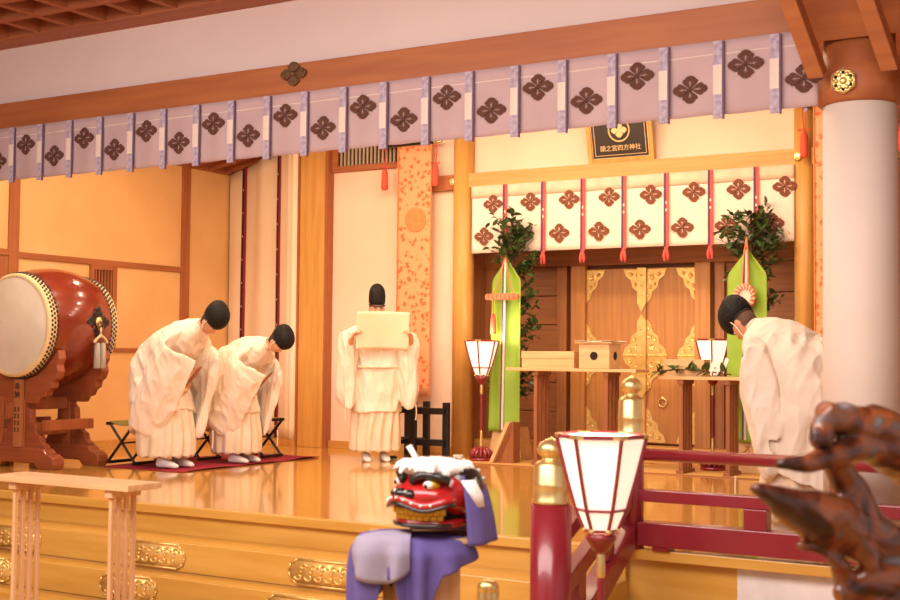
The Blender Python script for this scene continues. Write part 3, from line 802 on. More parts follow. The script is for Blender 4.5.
# boxes on the altar tables
def wood_box(label, x0, x1, y0, y1, z0, z1):
    t = thing('wooden_box', label, 'box', ((x0 + x1) / 2, (y0 + y1) / 2, z0)); w, d, h = (x1 - x0) / 2, (y1 - y0) / 2, z1 - z0
    MB().box(-w + .004, w - .004, -d + .004, d - .004, 0, h * .55).build('body', 'white_wood', t, bevel=.003)
    MB().box(-w, w, -d, d, h * .55 + .002, h).build('lid', 'white_wood', t, bevel=.003); return t
wood_box('low pale wooden box with lid on table beside offering stand', -5.91, -5.31, 11.56, 11.80, .992, 1.165)
wood_box('low pale wooden box with lid at end of the branch table', -4.36, -3.95, 11.56, 11.76, .932, 1.095)
sb = thing('offering_stand', 'small wooden offering stand with round holes and white paper on table', 'stand', (-5.08, 11.68, .992))
MB().box(-.165, .165, -.15, .15, 0, .25).build('body', 'white_wood', sb, bevel=.006)
for (x, y, ax) in ((0, -.151, 'y'), (.166, 0, 'x')):
    MB().lathe([(.042, -.003), (.042, .003)], 20, (x, y, .13), ax).build('hole', 'dark_gap', sb)
MB().box(-.2, .2, -.17, .17, .252, .272).build('tray', 'white_wood', sb, bevel=.003)
MB().sheet(lambda u, v: (-.215 + .43 * u, -.185 + .37 * v, .276 + .006 * math.sin(u * 9) * math.cos(v * 6)), 12, 8, .002).build('paper', 'white_paper', sb)

# branch with leaves and white paper strips on the right altar table
def leaf_mesh(L, W):
    vs = [(0, 0, 0)]; fs = []; n = 5
    for i in range(1, n):
        t = i / n; w = W / 2 * math.sin(PI * t ** .8); z = .12 * L * math.sin(PI * t) ; vs += [(L * t, -w, z * .6), (L * t, 0, z * .4), (L * t, w, z * .6)]
    vs.append((L, 0, -.02 * L)); e = len(vs) - 1
    fs += [(0, 1, 2), (0, 2, 3)]
    for i in range(n - 2):
        a = 1 + 3 * i; fs += [(a, a + 3, a + 4, a + 1), (a + 1, a + 4, a + 5, a + 2)]
    a = 1 + 3 * (n - 2); fs += [(a, e, a + 1), (a + 1, e, a + 2)]
    return vs, fs
br = thing('sakaki_branch', 'cut evergreen branch with white paper lying on the table', 'branch', (-3.95, 11.50, .937))
path = bez([(.28, .02, .02), (0, 0, .05), (-.25, -.03, .06), (-.48, -.05, .03)], 6)
MB().tube(path, .007, 6).build('twig', 'stem', br)
lv, lf = leaf_mesh(.13, .05); rnd = random.Random(3); l0 = None
for i in range(26):
    p = path[rnd.randrange(2, len(path))]
    if l0 is None: l0 = MB().add(lv, lf).build('leaf', 'leaf', br, smooth=True); o = l0
    else: o = inst('leaf', l0, br)
    o.location = p; o.rotation_euler = (rnd.uniform(-.7, .7), rnd.uniform(-1.1, .5), rnd.uniform(0, 6.28)); k = rnd.uniform(.7, 1.25); o.scale = (k, k, k)
pw = MB()
for k in range(3): pw.sheet(lambda u, v: (.08 + .05 * k + .03 * u + .05 * v, -.03 + .02 * k, .05 + .13 * v - .02 * u), 3, 4, .002)
pw.build('paper_strip', 'white_paper', br)

# ------------------------------------------------------------------ sacred trees with green silk
def sakaki(label, loc, ring, seed, prop):
    rnd = random.Random(seed)
    t = thing('sacred_tree_stand', label, 'tree stand', loc)
    MB().lathe([(.022, .2), (.018, 2.3), (.012, 2.55)], 10).build('pole', 'stem', t)
    # stand: tapered wooden box with raised cross battens
    b = MB(); b.loft([[(-.2, -.15, 0), (.2, -.15, 0), (.2, .15, 0), (-.2, .15, 0)], [(-.15, -.12, .34), (.15, -.12, .34), (.15, .12, .34), (-.15, .12, .34)]])
    bx = b.build('stand_box', 'white_wood', t, bevel=.004)
    for s in (-1, 1):
        MB().tube([(s * .17, -.152, .03), (-s * .02, -.132, .26)], .008, 4).build('batten', 'beam_altar', bx)
    # green silk: five-sided banner front with peaked top, pale and purple centre streamer
    def silk(u, v):
        z = .30 + v * 1.87; half = prop
        if v > .865: half *= max(.04, (1 - v) / .135)
        x = (u - .5) * 2 * half
        return (x, -.17 + .020 * math.sin(u * 9 + v * 2) + .05 * v, z)
    c = MB().sheet(silk, 14, 40, .005).build('green_silk', 'green', t, smooth=True)
    for x0, x1, m in ((-.012, .012, 'cream'), (-.030, -.012, 'ribbon_purple')):
        MB().sheet(lambda u, v: (x0 + (x1 - x0) * u, -.205 + .05 * v, .32 + v * 1.83), 1, 20, .003).build('streamer', m, c)
    if ring:
        pts = []; tor = MB().tube([(.085 * math.cos(k * PI / 12), -.2, 1.70 + .10 * math.sin(k * PI / 12)) for k in range(25)], .028, 10)
        o = tor.build('cord_ring', 'pink_rope', t, smooth=True)
        MB().lathe([(.07, -.205), (.07, -.195)], 24, (0, 0, 1.70), 'y').build('mirror', 'drum_skin', o)
        q = MB()
        for k in range(16):
            a = k * PI / 8; q.tube([(.06 * math.cos(a), -.228, 1.70 + .07 * math.sin(a)), (.11 * math.cos(a + .2), -.228, 1.70 + .125 * math.sin(a + .2))], .006, 5)
        q.build('cord_wrap', 'cream', o)
        for s in (-1, 1): MB().tube([(s * .03, -.19, 1.8), (s * .02, -.17, 2.1), (0, -.14, 2.28)], .008, 6).build('cord', 'pink_rope', o)
    else:
        o = MB().lathe([(.02, -.20), (.034, -.19), (.034, .19), (.02, .20)], 14, (-.01, -.205, 1.74), 'x').build('rope_roll', 'pink_rope', t, smooth=True)
        for k in range(7): MB().lathe([(.036, -.006), (.038, 0), (.036, .006)], 12, (-.16 + k * .05, -.205, 1.74), 'x').build('rope_turn', 'tassel_red', o)
        for s in (-1, 1): MB().tube([(s * .12, -.20, 1.76), (s * .05, -.18, 1.95), (0, -.15, 2.2)], .007, 6).build('cord', 'pink_rope', o)
        MB().lathe([(.012, 1.56), (.024, 1.54), (.03, 1.46), (.032, 1.34), (.01, 1.335)], 12, (-.10, -.235, 0)).build('tassel', 'tassel_red', o, smooth=True)
        MB().tube([(-.10, -.235, 1.56), (-.10, -.235, 1.72)], .006, 6).build('tassel_cord', 'tassel_red', o)
    lv, lf = leaf_mesh(.085, .038); fol = MB(); tw = MB()
    for i in range(92):
        z0 = rnd.uniform(.55, 2.35) if i % 2 else rnd.uniform(1.9, 2.5)
        a = rnd.uniform(-.3, PI + .3) if z0 < 2.0 else rnd.uniform(0, 2 * PI)
        if z0 < 2.0 and rnd.random() < (.7 if not ring else .4): a = rnd.uniform(-.35, .6)
        L = rnd.uniform(.20, .36) if z0 < 2.1 else rnd.uniform(.10, .30) * (1.25 - (z0 - 2.1))
        d = Vector((math.cos(a) * 1.05, math.sin(a) * (.8 if math.sin(a) < 0 else .12), rnd.uniform(.3, .9))); base = Vector((0, 0, z0))
        pth = [base, base + d * L * .5, base + d * L + Vector((0, 0, -.03))]
        tw.tube(pth, [.006, .004, .002], 5)
        for k in range(9):
            q = base + d * L * rnd.uniform(.35, 1.05)
            mx = Matrix.Translation(q) @ Matrix.Rotation(rnd.uniform(0, 6.28), 4, 'Z') @ Matrix.Rotation(rnd.uniform(-1.1, .6), 4, 'Y') @ Matrix.Rotation(rnd.uniform(-.8, .8), 4, 'X') @ Matrix.Scale(rnd.uniform(.75, 1.25), 4)
            fol.add([tuple(mx @ Vector(p)) for p in lv], lf)
    tw.build('twigs', 'stem', t); stuff(fol.build('foliage', 'leaf', t, smooth=True))
    return t
sakaki('leafy sacred tree with green silk and rolled salmon rope beside the left lantern'.replace('left ', 'standing '), (-6.27, 12.03, .007), False, 5, .185)
sakaki('leafy sacred tree with green silk and round corded mirror behind bowing priest', (-3.63, 12.02, .007), True, 11, .2)
# triangular wooden prop board by the table leg
tb = thing('wedge_stand', 'pale triangular wooden stand leaning up beside the altar table leg', 'stand', (-6.23, 11.46, .007))
tri = [(0, 0), (.26, 0), (.26, .42), (.195, .42)]
MB().prism(tri, 'y', .05, .20).build('side_board', 'table_leg', tb, bevel=.003)
MB().prism([(0, 0), (.045, 0), (.24, .42), (.195, .42)], 'y', .0, .25).build('slope_board', 'white_wood', tb, bevel=.004)
MB().tube([(.10, .045, .03), (.22, .045, .30)], .008, 4).build('groove_strip', 'altar_wood', tb)
# straw mats under the altar furniture
for i, (x0, x1, y0, y1, lb) in enumerate(((-6.62, -5.0, 11.28, 12.4, 'thin straw mat with dark hem under the table with two boxes'), (-4.75, -3.1, 11.36, 12.4, 'thin straw mat with dark hem under the branch table'))):
    t = thing('straw_mat', lb, 'mat', ((x0 + x1) / 2, (y0 + y1) / 2, 0)); w, d = (x1 - x0) / 2, (y1 - y0) / 2
    MB().box(-w, w, -d, d, 0.0, .006).build('mat', 'mat_straw', t)
    MB().box(-w, w, -d - .012, -d, 0.0, .010).build('hem', 'altar_wood', t)

# ------------------------------------------------------------------ black wooden rack behind the reader
bk = thing('black_rack', 'black lacquered open wooden rack standing behind the reading priest', 'rack', (-7.16, 11.75, 0), math.radians(6))
for x, y in ((-.32, .18), (-.1, -.14), (.24, -.02), (-.12, .24)):
    MB().box(x - .035, x + .035, y - .03, y + .03, 0, .60).build('post', 'black', bk, bevel=.004)
for z in (.13, .47):
    MB().box(-.1, .24, -.10, -.04, z, z + .07).build('rail', 'black', bk, bevel=.003)
    MB().box(-.44, -.1, .12, .17, z, z + .07).build('rail', 'black', bk, bevel=.003)
    MB().box(-.36, -.3, -.14, .2, z, z + .05).build('rail', 'black', bk, bevel=.003)
# small things on the stage floor
t = thing('slippers', 'small dark slipper lying on the floor near the reading priest', 'slipper', (*at(389, 460, Z=0)[:2], 0), .4)
MB().ellip((0, 0, .012), (.12, .045, .012), 16, 8).build('sole', 'rope', t, smooth=True); MB().ellip((.04, 0, .026), (.05, .042, .022), 14, 8).build('strap', 'black', t, smooth=True)
o = MB().box(-.05, .05, -.03, .03, 0, .035).build('floor_block', 'white_paper', None, (*at(458, 458, Z=0)[:2], 0), bevel=.006)
tag(o, 'small white block on the floor between rack and lantern', 'block')

# ------------------------------------------------------------------ drum and its carved stand
DX, DY0, DY1, DZ, DR = -9.64, 8.20, 9.08, 1.365, .485
dr = thing('taiko_drum', 'big red lacquered barrel drum with white skin on a carved stand', 'drum', (DX, (DY0 + DY1) / 2, DZ - .57))
hl = (DY1 - DY0) / 2; cz = .57
prof = [(DR - .01, -hl + .01)] + [(DR + .085 * math.cos(PI / 2 * k / 8) , hl * .93 * k / 8) for k in range(-8, 9)] + [(DR - .01, hl - .01)]
MB().lathe(prof, 64, (0, 0, cz), 'y').build('barrel', 'drum', dr, smooth=True)
for s in (-1, 1):
    MB().lathe([(DR - .012, s * (hl - .002)), (DR - .03, s * (hl + .006)), (.002, s * (hl + .012))], 64, (0, 0, cz), 'y').build('drum_skin', 'drum_skin', dr, smooth=True)
    MB().lathe([(DR + .004, s * (hl - .125)), (DR + .022, s * (hl - .12)), (DR + .012, s * (hl - .01)), (DR - .022, s * (hl + .01)), (DR - .03, s * hl)], 64, (0, 0, cz), 'y').build('skin_edge', 'drum_rim', dr, smooth=True)
    st = MB()
    for row, (off, rr) in enumerate(((.035, .018), (.065, .022), (.095, .026))):
        for k in range(72):
            a = (k + .5 * (row % 2)) * 2 * PI / 72; r = DR + rr - .006
            st.ellip((r * math.cos(a), s * (hl - off), cz + r * math.sin(a)), (.016, .013, .016), 6, 4)
    stuff(st.build('tack_rows', 'black', dr))
    MB().tube([((DR + .014) * math.cos(a * PI / 40), s * (hl - .13), cz + (DR + .014) * math.sin(a * PI / 40)) for a in range(81)], .008, 6).build('edge_cord', 'drum_rim', dr)
# black flower plate, ring, bow and tassel on the side toward the stage front
ang = math.radians(4); px_, pz_ = (DR + .082) * math.cos(ang), cz + (DR + .082) * math.sin(ang); py_ = .10
pl = MB()
for k in range(4):
    a = k * PI / 2
    for da, r, q in ((-.35, .085, .032), (.35, .085, .032), (0, .12, .034), (0, .06, .05)):
        pl.ellip((px_ - .004, py_ + r * math.cos(a + da), pz_ + r * math.sin(a + da)), (.012, q, q), 12, 8)
plate = pl.build('flower_plate', 'black', dr, smooth=True)
MB().ellip((px_ + .012, py_, pz_), (.02, .04, .05), 14, 10).build('boss', 'gold_soft', plate, smooth=True)
MB().tube([(px_ + .035, py_ + .036 * math.cos(k * PI / 10), pz_ - .045 + .045 * math.sin(k * PI / 10)) for k in range(21)], .009, 8).build('ring', 'bronze', plate, smooth=True)
bw = MB()
for s in (-1, 1): bw.tube(bez([(px_ + .04, py_, pz_ - .13), (px_ + .045, py_ + s * .05, pz_ - .16), (px_ + .04, py_ + s * .085, pz_ - .20)], 4), [.013] * 5 + [.014] * 4, 8)
bw.ellip((px_ + .04, py_, pz_ - .135), (.018, .02, .02)); bw.tube([(px_ + .04, py_, pz_ - .05), (px_ + .04, py_, pz_ - .13)], .01, 8)
bw.build('bow', 'rope', plate, smooth=True)
ts = MB()
for s in (-1, 1): ts.lathe([(.018, pz_ - .20), (.028, pz_ - .23), (.036, pz_ - .44), (.03, pz_ - .45)], 10, (px_ + .035, py_ + s * .036, 0))
ts.build('tassel', 'grey_tassel', plate, smooth=True)

sd = thing('drum_stand', 'carved brown wooden drum stand with cloud shaped boards and feet', 'stand', (DX, 8.64, 0))
def cloud_board(y, m):
    # cradle board with lobed sides, hollow top following the drum
    top = [(-.50 + i * .1, 0) for i in range(11)]
    cr = DR + .03
    out = []
    for i in range(13):
        x = -.46 + i * .92 / 12; out.append((x, DZ - math.sqrt(max(.02, cr * cr - x * x)) if abs(x) < .43 else DZ - math.sqrt(cr * cr - .43 ** 2) + .03))
    right = [(.49, 1.13), (.51, 1.05), (.48, .99), (.50, .93), (.47, .86), (.42, .83), (.41, .77), (.35, .74), (.33, .69), (.26, .67), (.23, .62)]
    out += right + [(-a, b) for a, b in right[::-1]]
    o = MB().prism(out, 'y', -.045, .045).build('cradle_board', m, sd, bevel=.008); o.location = (0, y, 0)
    e = MB().tube([(x, 0, z + .01) for x, z in out[:13]], .022, 8).build('cradle_pad', 'rope', o, smooth=True)
    # waisted upright and scalloped lower bracket
    MB().box(-.06, .06, y - .05, y + .05, .16, .66).build('upright', 'keyaki_z', sd, bevel=.008)
    br_ = [(.06, .16), (.34, .16), (.33, .22), (.27, .25), (.26, .31), (.2, .34), (.19, .41), (.13, .45), (.12, .56), (.06, .6)]
    for s in (-1, 1):
        q = MB().prism([(s * a, b) for a, b in br_], 'y', -.035, .035).build('bracket', m, sd, bevel=.006); q.location = (0, y, 0)
    ft = [(-.47, .0), (-.27, .0), (-.22, .05), (.22, .05), (.27, 0), (.47, 0), (.49, .05), (.48, .11), (.43, .14), (.38, .15), (.34, .19), (.24, .20), (-.24, .20), (-.34, .19), (-.38, .15), (-.43, .14), (-.48, .11), (-.49, .05)]
    q = MB().prism(ft, 'y', -.07, .07).build('foot', m, sd, bevel=.012); q.location = (0, y, 0)
cloud_board(-.28, 'keyaki'); cloud_board(.28, 'keyaki')
for z in (.30, .55): MB().box(-.035, .035, -.34, .34, z, z + .12).build('stretcher', 'keyaki_z', sd, bevel=.006)
for s in (-1, 1): MB().box(s * .3 - .03, s * .3 + .03, -.30, .30, .36, .46).build('stretcher', 'keyaki_z', sd, bevel=.006)
pl = MB().box(-.05, .05, -.37, -.332, .20, .85).build('name_plate', 'plate_wood', sd, bevel=.003); pl.location = (.0, 0, 0)
text('lettering', '奉\n納', .075, 'ink', pl, (0, -.372, .735), (PI / 2, 0, 0))
ik = MB()
for r in range(4):
    for s in (-1, 1):
        for q in range(2): ik.box(s * .022 - .012, s * .022 + .012, -.373, -.37, .35 + r * .065 + q * .022, .358 + r * .065 + q * .022)
        ik.box(s * .022 - .003, s * .022 + .003, -.373, -.37, .345 + r * .065, .385 + r * .065)
ik.build('worn_strokes', 'ink', pl)

# ------------------------------------------------------------------ red carpet strip and three folding stools
cp = MB().sheet(lambda u, v: (-.52 + 1.04 * u, -1.02 + 2.14 * v, .005 + .012 * max(0, (u - .93)) / .07 * abs(math.sin(v * 9)) + .010 * max(0, noise.noise(Vector((u * 3, v * 5, 1))))), 26, 40, .006)
cpo = cp.build('carpet_strip', 'carpet', None, (-8.56, 9.85, 0), smooth=True)
tag(cpo, 'crimson carpet strip on the polished stage floor under the bowing priests', 'carpet')
def stool(label, loc):
    t = thing('folding_stool', label, 'stool', loc, 0, 'black folding stools on the carpet')
    hx, hz, hy = .17, .40, .17
    for k, (s, m) in enumerate(((1, 0), (-1, 1))):
        for y in (-hy + .02 * m, hy - .02 * m):
            MB().tube([(-s * hx, y, .025), (s * hx, y, hz)], .017, 4, flat=1).build('leg', 'black', t)
        MB().box(-s * hx - .018, -s * hx + .018, -hy, hy, .006, .036).build('foot_bar', 'black', t, bevel=.004)
        MB().box(s * hx - .018, s * hx + .018, -hy - .02, hy + .02, hz - .015, hz + .015).build('top_bar', 'black', t, bevel=.004)
    MB().sheet(lambda u, v: (-hx + 2 * hx * u, -hy + .02 + (2 * hy - .04) * v, hz + .018 - .035 * math.sin(u * PI)), 10, 4, .008).build('seat', 'olive', t, smooth=True)
    MB().tube([(0, -hy - .015, hz / 2 + .012), (0, hy + .015, hz / 2 + .012)], .009, 8).build('pivot', 'bronze', t)
    return t
stool('black folding stool behind the bowing priest near the drum', (-8.97, 9.14, .014))
stool('black folding stool between the two priests bowing side by side', (-8.82, 9.90, .014))
stool('empty black folding stool at the end of the carpet by curtain', (-8.50, 10.52, .014))
# ------------------------------------------------------------------ people
def ering(c, u, ru, v, rv, n=28, p=2.0):
    c, u, v = Vector(c), Vector(u), Vector(v); out = []
    for k in range(n):
        a = 2 * PI * k / n; ca, sa = math.cos(a), math.sin(a)
        x = math.copysign(abs(ca) ** (2 / p), ca); y = math.copysign(abs(sa) ** (2 / p), sa)
        out.append(tuple(c + u * ru * x + v * rv * y))
    return out
def add_head(mb, mtx):
    """head centred on the origin, face to +x, about 0.23 tall: brow, sockets, nose, lips, chin, ears"""
    nu, nv = 40, 30; vs = []; fs = []
    for i in range(nv + 1):
        th = PI * i / nv
        for k in range(nu):
            ph = 2 * PI * k / nu
            x, y, z = math.sin(th) * math.cos(ph), math.sin(th) * math.sin(ph), -math.cos(th)
            X, Y, Z = x * .098, y * .077, z * .118
            if z < 0:
                t = -z; Y *= 1 - .30 * t * t; X *= 1 - (.10 * t if x > 0 else .34 * t)
                if x > 0: X += .014 * t
            if x > 0:
                g = lambda cy, cz, sy, sz: math.exp(-((Y - cy) / sy) ** 2 - ((Z - cz) / sz) ** 2)
                X += .024 * g(0, -.022, .012, .020) + .010 * g(0, .004, .009, .018)
                X += .007 * g(0, .030, .05, .012) - .010 * (g(.031, .008, .016, .012) + g(-.031, .008, .016, .012))
                X += .008 * g(0, -.060, .022, .008) - .003 * g(0, -.068, .03, .004) + .007 * g(0, -.098, .024, .016)
                X += .004 * (g(.042, -.025, .018, .02) + g(-.042, -.025, .018, .02))
            vs.append(tuple(mtx @ Vector((X, Y, Z))))
    for i in range(nv):
        for k in range(nu):
            a, b = i * nu + k, i * nu + (k + 1) % nu; fs.append((a, b, b + nu, a + nu))
    mb.add(vs, fs)
    for s in (-1, 1):
        e = MB().ellip((-.005, s * .078, -.006), (.020, .010, .032), 12, 8); mb.add([tuple(mtx @ Vector(p)) for p in e.v], e.f)
        e = MB().ellip((-.010, s * .084, .004), (.012, .008, .020), 10, 8); mb.add([tuple(mtx @ Vector(p)) for p in e.v], e.f)
def add_hand(mb, wrist, fwd, palm, side, curl=1.0):
    """palm, four unequal fingers of three joints curling toward the palm side, thumb from the side of the palm"""
    f = Vector(fwd).normalized(); n = Vector(palm); n = (n - f * n.dot(f)).normalized(); s = f.cross(n) * side; w = Vector(wrist)
    rings = []
    for t, hw, ht in ((-.02, .024, .019), (.02, .031, .017), (.06, .040, .015), (.09, .040, .013)):
        rings.append(ering(w + f * t, s, hw, n, ht, 14, 2.6))
    mb.loft(rings)
    for k, (off, L) in enumerate(((.031, .072), (.0105, .082), (-.0105, .076), (-.031, .060))):
        p = w + f * .085 + s * off; a = 0; pts = [w + f * .06 + s * off, p]
        for j in range(3):
            a += curl * (.55 if j == 0 else .75); d = f * math.cos(a) + n * math.sin(a); p = p + d * L * (.46, .31, .23)[j]; pts.append(p)
        mb.tube(pts, [.0095, .0095, .009, .008, .007], 8)
    p = w + f * .025 + s * .034; pts = [w + f * .012 + s * .014, p, p + (f * .5 + s * .6 + n * .5).normalized() * .034, p + (f * .62 + s * .45 + n * .75).normalized() * .066]
    mb.tube(pts, [.014, .013, .011, .008], 8)
def add_limb(mb, pts, rad): mb.tube(bez(pts, 4), [r for a, b in zip(rad, rad[1:]) for r in (a, a + (b - a) * .25, a + (b - a) * .5, a + (b - a) * .75)] + [rad[-1]], 14)
def hat_mesh(kind):
    """stiff black court cap on the head's own axes; tall upright dome for the reader, backward-leaning bag for the bowing men"""
    mb = MB(); R = []
    if kind == 'tall':
        for t, rx, ry, dx in ((0, .101, .084, 0), (.05, .104, .088, -.002), (.11, .099, .088, -.004), (.16, .088, .083, -.008), (.20, .067, .066, -.012), (.225, .038, .038, -.016), (.235, .008, .008, -.018)):
            R.append(ering((dx, 0, .046 + t), (1, 0, 0), rx, (0, 1, 0), ry, 32, 2.3))
    else:
        for t, rx, ry, dx in ((0, .106, .088, .0), (.04, .124, .106, .006), (.09, .134, .115, .008), (.14, .128, .110, .004), (.185, .105, .092, -.004), (.21, .064, .056, -.010), (.22, .01, .01, -.014)):
            R.append(ering((dx, 0, .018 + t), (1, 0, -.12), rx, (0, 1, 0), ry, 32, 2.3))
    mb.loft(R); return mb
def person(label, loc, rotz, kind, seed, sc=1.0, lead=-.13, drop=0):
    P = thing('person', label, 'person', loc, rotz); P.scale = (sc, sc, sc)
    body = MB(); nz = lambda p, k: noise.noise(Vector(p) * k + Vector((seed * 7.3, seed, 0)))
    bow = kind != 'read'
    if bow:
        hp = math.radians(52); hc = Vector((.475, 0, 1.415))
        head = Matrix.Translation(hc) @ Matrix.Rotation(hp, 4, 'Y')
        spine = [(-.17, 0, .92), (-.08, 0, 1.06), (.06, 0, 1.17), (.22, 0, 1.28), (.33, 0, 1.35), (.43, 0, 1.385)]
        srad = [.125, .115, .12, .10, .055, .052]
        hips = (-.16, .10, .90); knee = (.06, .12, .49); ankle = (-.01, .11, .09)
        sh = (.19, .15, 1.23); el = (.10, .27, .99); wr = (.10, .05, .81)
    else:
        head = Matrix.Translation((.02, 0, 1.585)) @ Matrix.Rotation(math.radians(8), 4, 'Y')
        spine = [(0, 0, .92), (0, 0, 1.08), (0, 0, 1.22), (0, 0, 1.37), (.0, 0, 1.44), (.01, 0, 1.52)]
        srad = [.135, .125, .14, .13, .06, .052]
        hips = (0, .10, .90); knee = (.02, .10, .49); ankle = (-.02, .10, .09)
        sh = (0, .19, 1.385); el = (.10, .30, 1.15); wr = (.30, .315, 1.275)
    add_limb(body, spine, srad)
    for s in (-1, 1):
        m = lambda p: (p[0] - (.10 if bow and s < 0 and p is el else 0), p[1] * s, p[2])
        add_limb(body, [m(hips), m(knee), m(ankle)], [.095, .06, .036])
        add_limb(body, [m(ankle), (ankle[0] + .06, s * ankle[1], .055), (ankle[0] + .13, s * ankle[1], .035)], [.036, .032, .02])
        add_limb(body, [(sh[0] - .02, 0, sh[2] + .01), m(sh), m(el), m(wr)], [.06, .042, .037, .028])
        if bow: add_hand(body, m(wr), (.55, -s * .45, -.2), (0, -s * .6, -.8) if s > 0 else (0, .7, .5), s, .75)
        else: add_hand(body, m(wr), (.5, -s * .30, .65), (.35, -s * .8, -.2), -s, .75)
    add_head(body, head)
    me = voxel(body, .0062, 3, .4)
    b = link('body', me, 'skin', P, smooth=True)
    # head details
    det = lambda mb: mb.xf(head)
    for s in (-1, 1):
        e = MB().ellip((.083, s * .031, .006), (.010, .015, .0075), 12, 8); o = det(e).build('eye', 'white_paper', P, smooth=True)
        e = MB().ellip((.0915, s * .031, .006), (.004, .007, .0072), 10, 6); det(e).build('iris', 'ink', o, smooth=True)
        e = MB().tube([(.095, s * .014, .028), (.095, s * .030, .033), (.086, s * .048, .028)], [.004, .0045, .003], 6); det(e).build('eyebrow', 'hair', P, smooth=True)
    hr = MB()
    hr.loft([ering((-.012, 0, z), (1, 0, 0), rx, (0, 1, 0), ry, 28) for z, rx, ry in ((-.060, .070, .060), (-.03, .083, .073), (.02, .0905, .0795), (.06, .089, .072), (.10, .055, .045), (.122, .01, .01))])
    hr.v = [(x if x < .045 else .045 + (x - .045) * .3, y, z) for x, y, z in hr.v]
    det(hr).build('hair', 'hair_short' if seed == 4 else 'hair', P, smooth=True)
    ht = hat_mesh('bag' if bow else 'tall')
    hm = det(ht).mesh('hat')
    h = link('court_cap', hm, 'hat', P, smooth=True)
    sub = h.modifiers.new('sub', 'SUBSURF'); sub.levels = 1; sub.render_levels = 1
    bd = MB().tube([(.104 * math.cos(k * PI / 16), .088 * math.sin(k * PI / 16), .032 if bow else .05) for k in range(33)], .006, 6); det(bd).build('cap_band', 'black', h, smooth=True)
    for s in (-1, 1):
        c = MB().tube(bez([(.02, s * .092, .05), (.012, s * .090, -.02), (.035, s * .066, -.085), (.06, 0, -.125)], 5), .0035, 6); det(c).build('chin_cord', 'white_paper', h, smooth=True)
    # socks
    for s in (-1, 1):
        sk = MB(); ax, ay = ankle[0], ankle[1] * s
        R = [ering((ax - .055 + .0 * t, ay, .045), (0, 1, 0), .026, (0, 0, 1), .035, 18) for t in (0,)]
        for dx, hw, hh in ((-.045, .034, .046), (0, .040, .055), (.06, .044, .046), (.12, .047, .034), (.17, .042, .025), (.205, .024, .016)): R.append(ering((ax + dx, ay, hh), (0, 1, 0), hw, (0, 0, 1), hh, 18, 2.4))
        sk.loft(R); sk.loft([ering((ax, ay, .04), (1, 0, 0), .05, (0, 1, 0), .04, 18), ering((ax - .005, ay, .20), (1, 0, 0), .052, (0, 1, 0), .048, 18)])
        link('sock', voxel(sk, .009, 4), 'sock', P, smooth=True)
    # robe: outer robe with wide hanging sleeves, and the full trousers below it
    rb = MB(); tr = MB(); Yv = Vector((0, 1, 0))
    if bow:
        R = []
        for x, z, ang, ry, rd in ((-.20, .78, 5, .275, .245), (-.19, .95, 20, .28, .25), (-.10, 1.085, 40, .275, .235), (.04, 1.195, 52, .27, .205), (.18, 1.28, 58, .25, .175), (.285, 1.34, 60, .185, .125), (.345, 1.375, 60, .085, .085), (.375, 1.392, 60, .068, .070)):
            a = math.radians(ang); R.append(ering((x, 0, z), Yv, ry, (-math.cos(a), 0, math.sin(a)), rd, 30))
        rb.loft(R)
        rb.loft([[(p[0], p[1], p[2] + k * (p[0] + .12)) for p in ering((cx, 0, z), Yv, ry, (1, 0, 0), rx, 30)] for cx, z, rx, ry, k in ((-.14, 1.02, .20, .24, 0), (-.165, .85, .26, .29, .1), (-.135, .62, .285, .315, .25), (-.11, .43, .295, .33, .45))])
        for s in (-1, 1):
            fx = (-.17 if s < 0 else lead)
            path = [((.17, s * .16, 1.22), .13, .10), ((.15 + fx * .4, s * .27, 1.08), .21, .09), ((.15 + fx * .8, s * .36, .93), .31, .08), ((.22 + fx, s * .37, .80), .385, .066), ((.33 + fx, s * .30, .71), .40, .05), ((.44 + fx, s * .18, .67), .385, .040)]
            RR = []
            for i, (c, h, t) in enumerate(path):
                c = Vector(c); nx = Vector(path[min(i + 1, 5)][0]) - Vector(path[max(i - 1, 0)][0]); nx.z = 0; nx.normalize(); side = Vector((-nx.y, nx.x, 0))
                RR.append(ering(c, (.55 if s < 0 else .28, 0, 1), h, side, t, 30, 3.4))
            rb.loft(RR)
        tr.loft([ering((cx, 0, z), Yv, ry, (1, 0, 0), rx, 40) for cx, z, rx, ry in ((-.12, .80, .22, .25), (-.09, .55, .255, .285), (-.06, .30, .265, .30), (-.045, .105, .255, .285))])
    else:
        R = []
        for z, rx, ry, cx in ((.52, .235, .275, .01), (.62, .22, .262, .01), (.82, .205, .25, .01), (1.0, .195, .245, .01), (1.08, .185, .24, .005), (1.25, .18, .235, 0), (1.37, .15, .215, 0), (1.43, .11, .155, 0), (1.475, .075, .08, 0), (1.50, .066, .07, .005)):
            R.append(ering((cx, 0, z), Yv, ry, (1, 0, 0), rx, 36, 2.2))
        rb.loft(R)
        for s in (-1, 1):
            path = [((-.02, s * .15, 1.34), .10, .10), ((.02, s * .24, 1.24), .17, .10), ((.05, s * .305, 1.07), .30, .105), ((.10, s * .325, .97), .385, .11), ((.18, s * .33, .945), .40, .10), ((.27, s * .325, .945), .40, .05)]
            RR = []
            for i, (c, h, t) in enumerate(path):
                c = Vector(c); nx = Vector(path[min(i + 1, 5)][0]) - Vector(path[max(i - 1, 0)][0]); nx.z = 0; nx.normalize(); side = Vector((-nx.y, nx.x, 0))
                RR.append(ering(c, (0, 0, 1), h, side, t, 30, 3.6))
            rb.loft(RR)
        tr.loft([ering((.01, 0, z), Yv, ry, (1, 0, 0), rx, 40, 2.3) for z, rx, ry in ((.75, .18, .23), (.5, .20, .25), (.3, .205, .255), (.11, .20, .255))])
    me = voxel(rb, .0095, 3, .5)
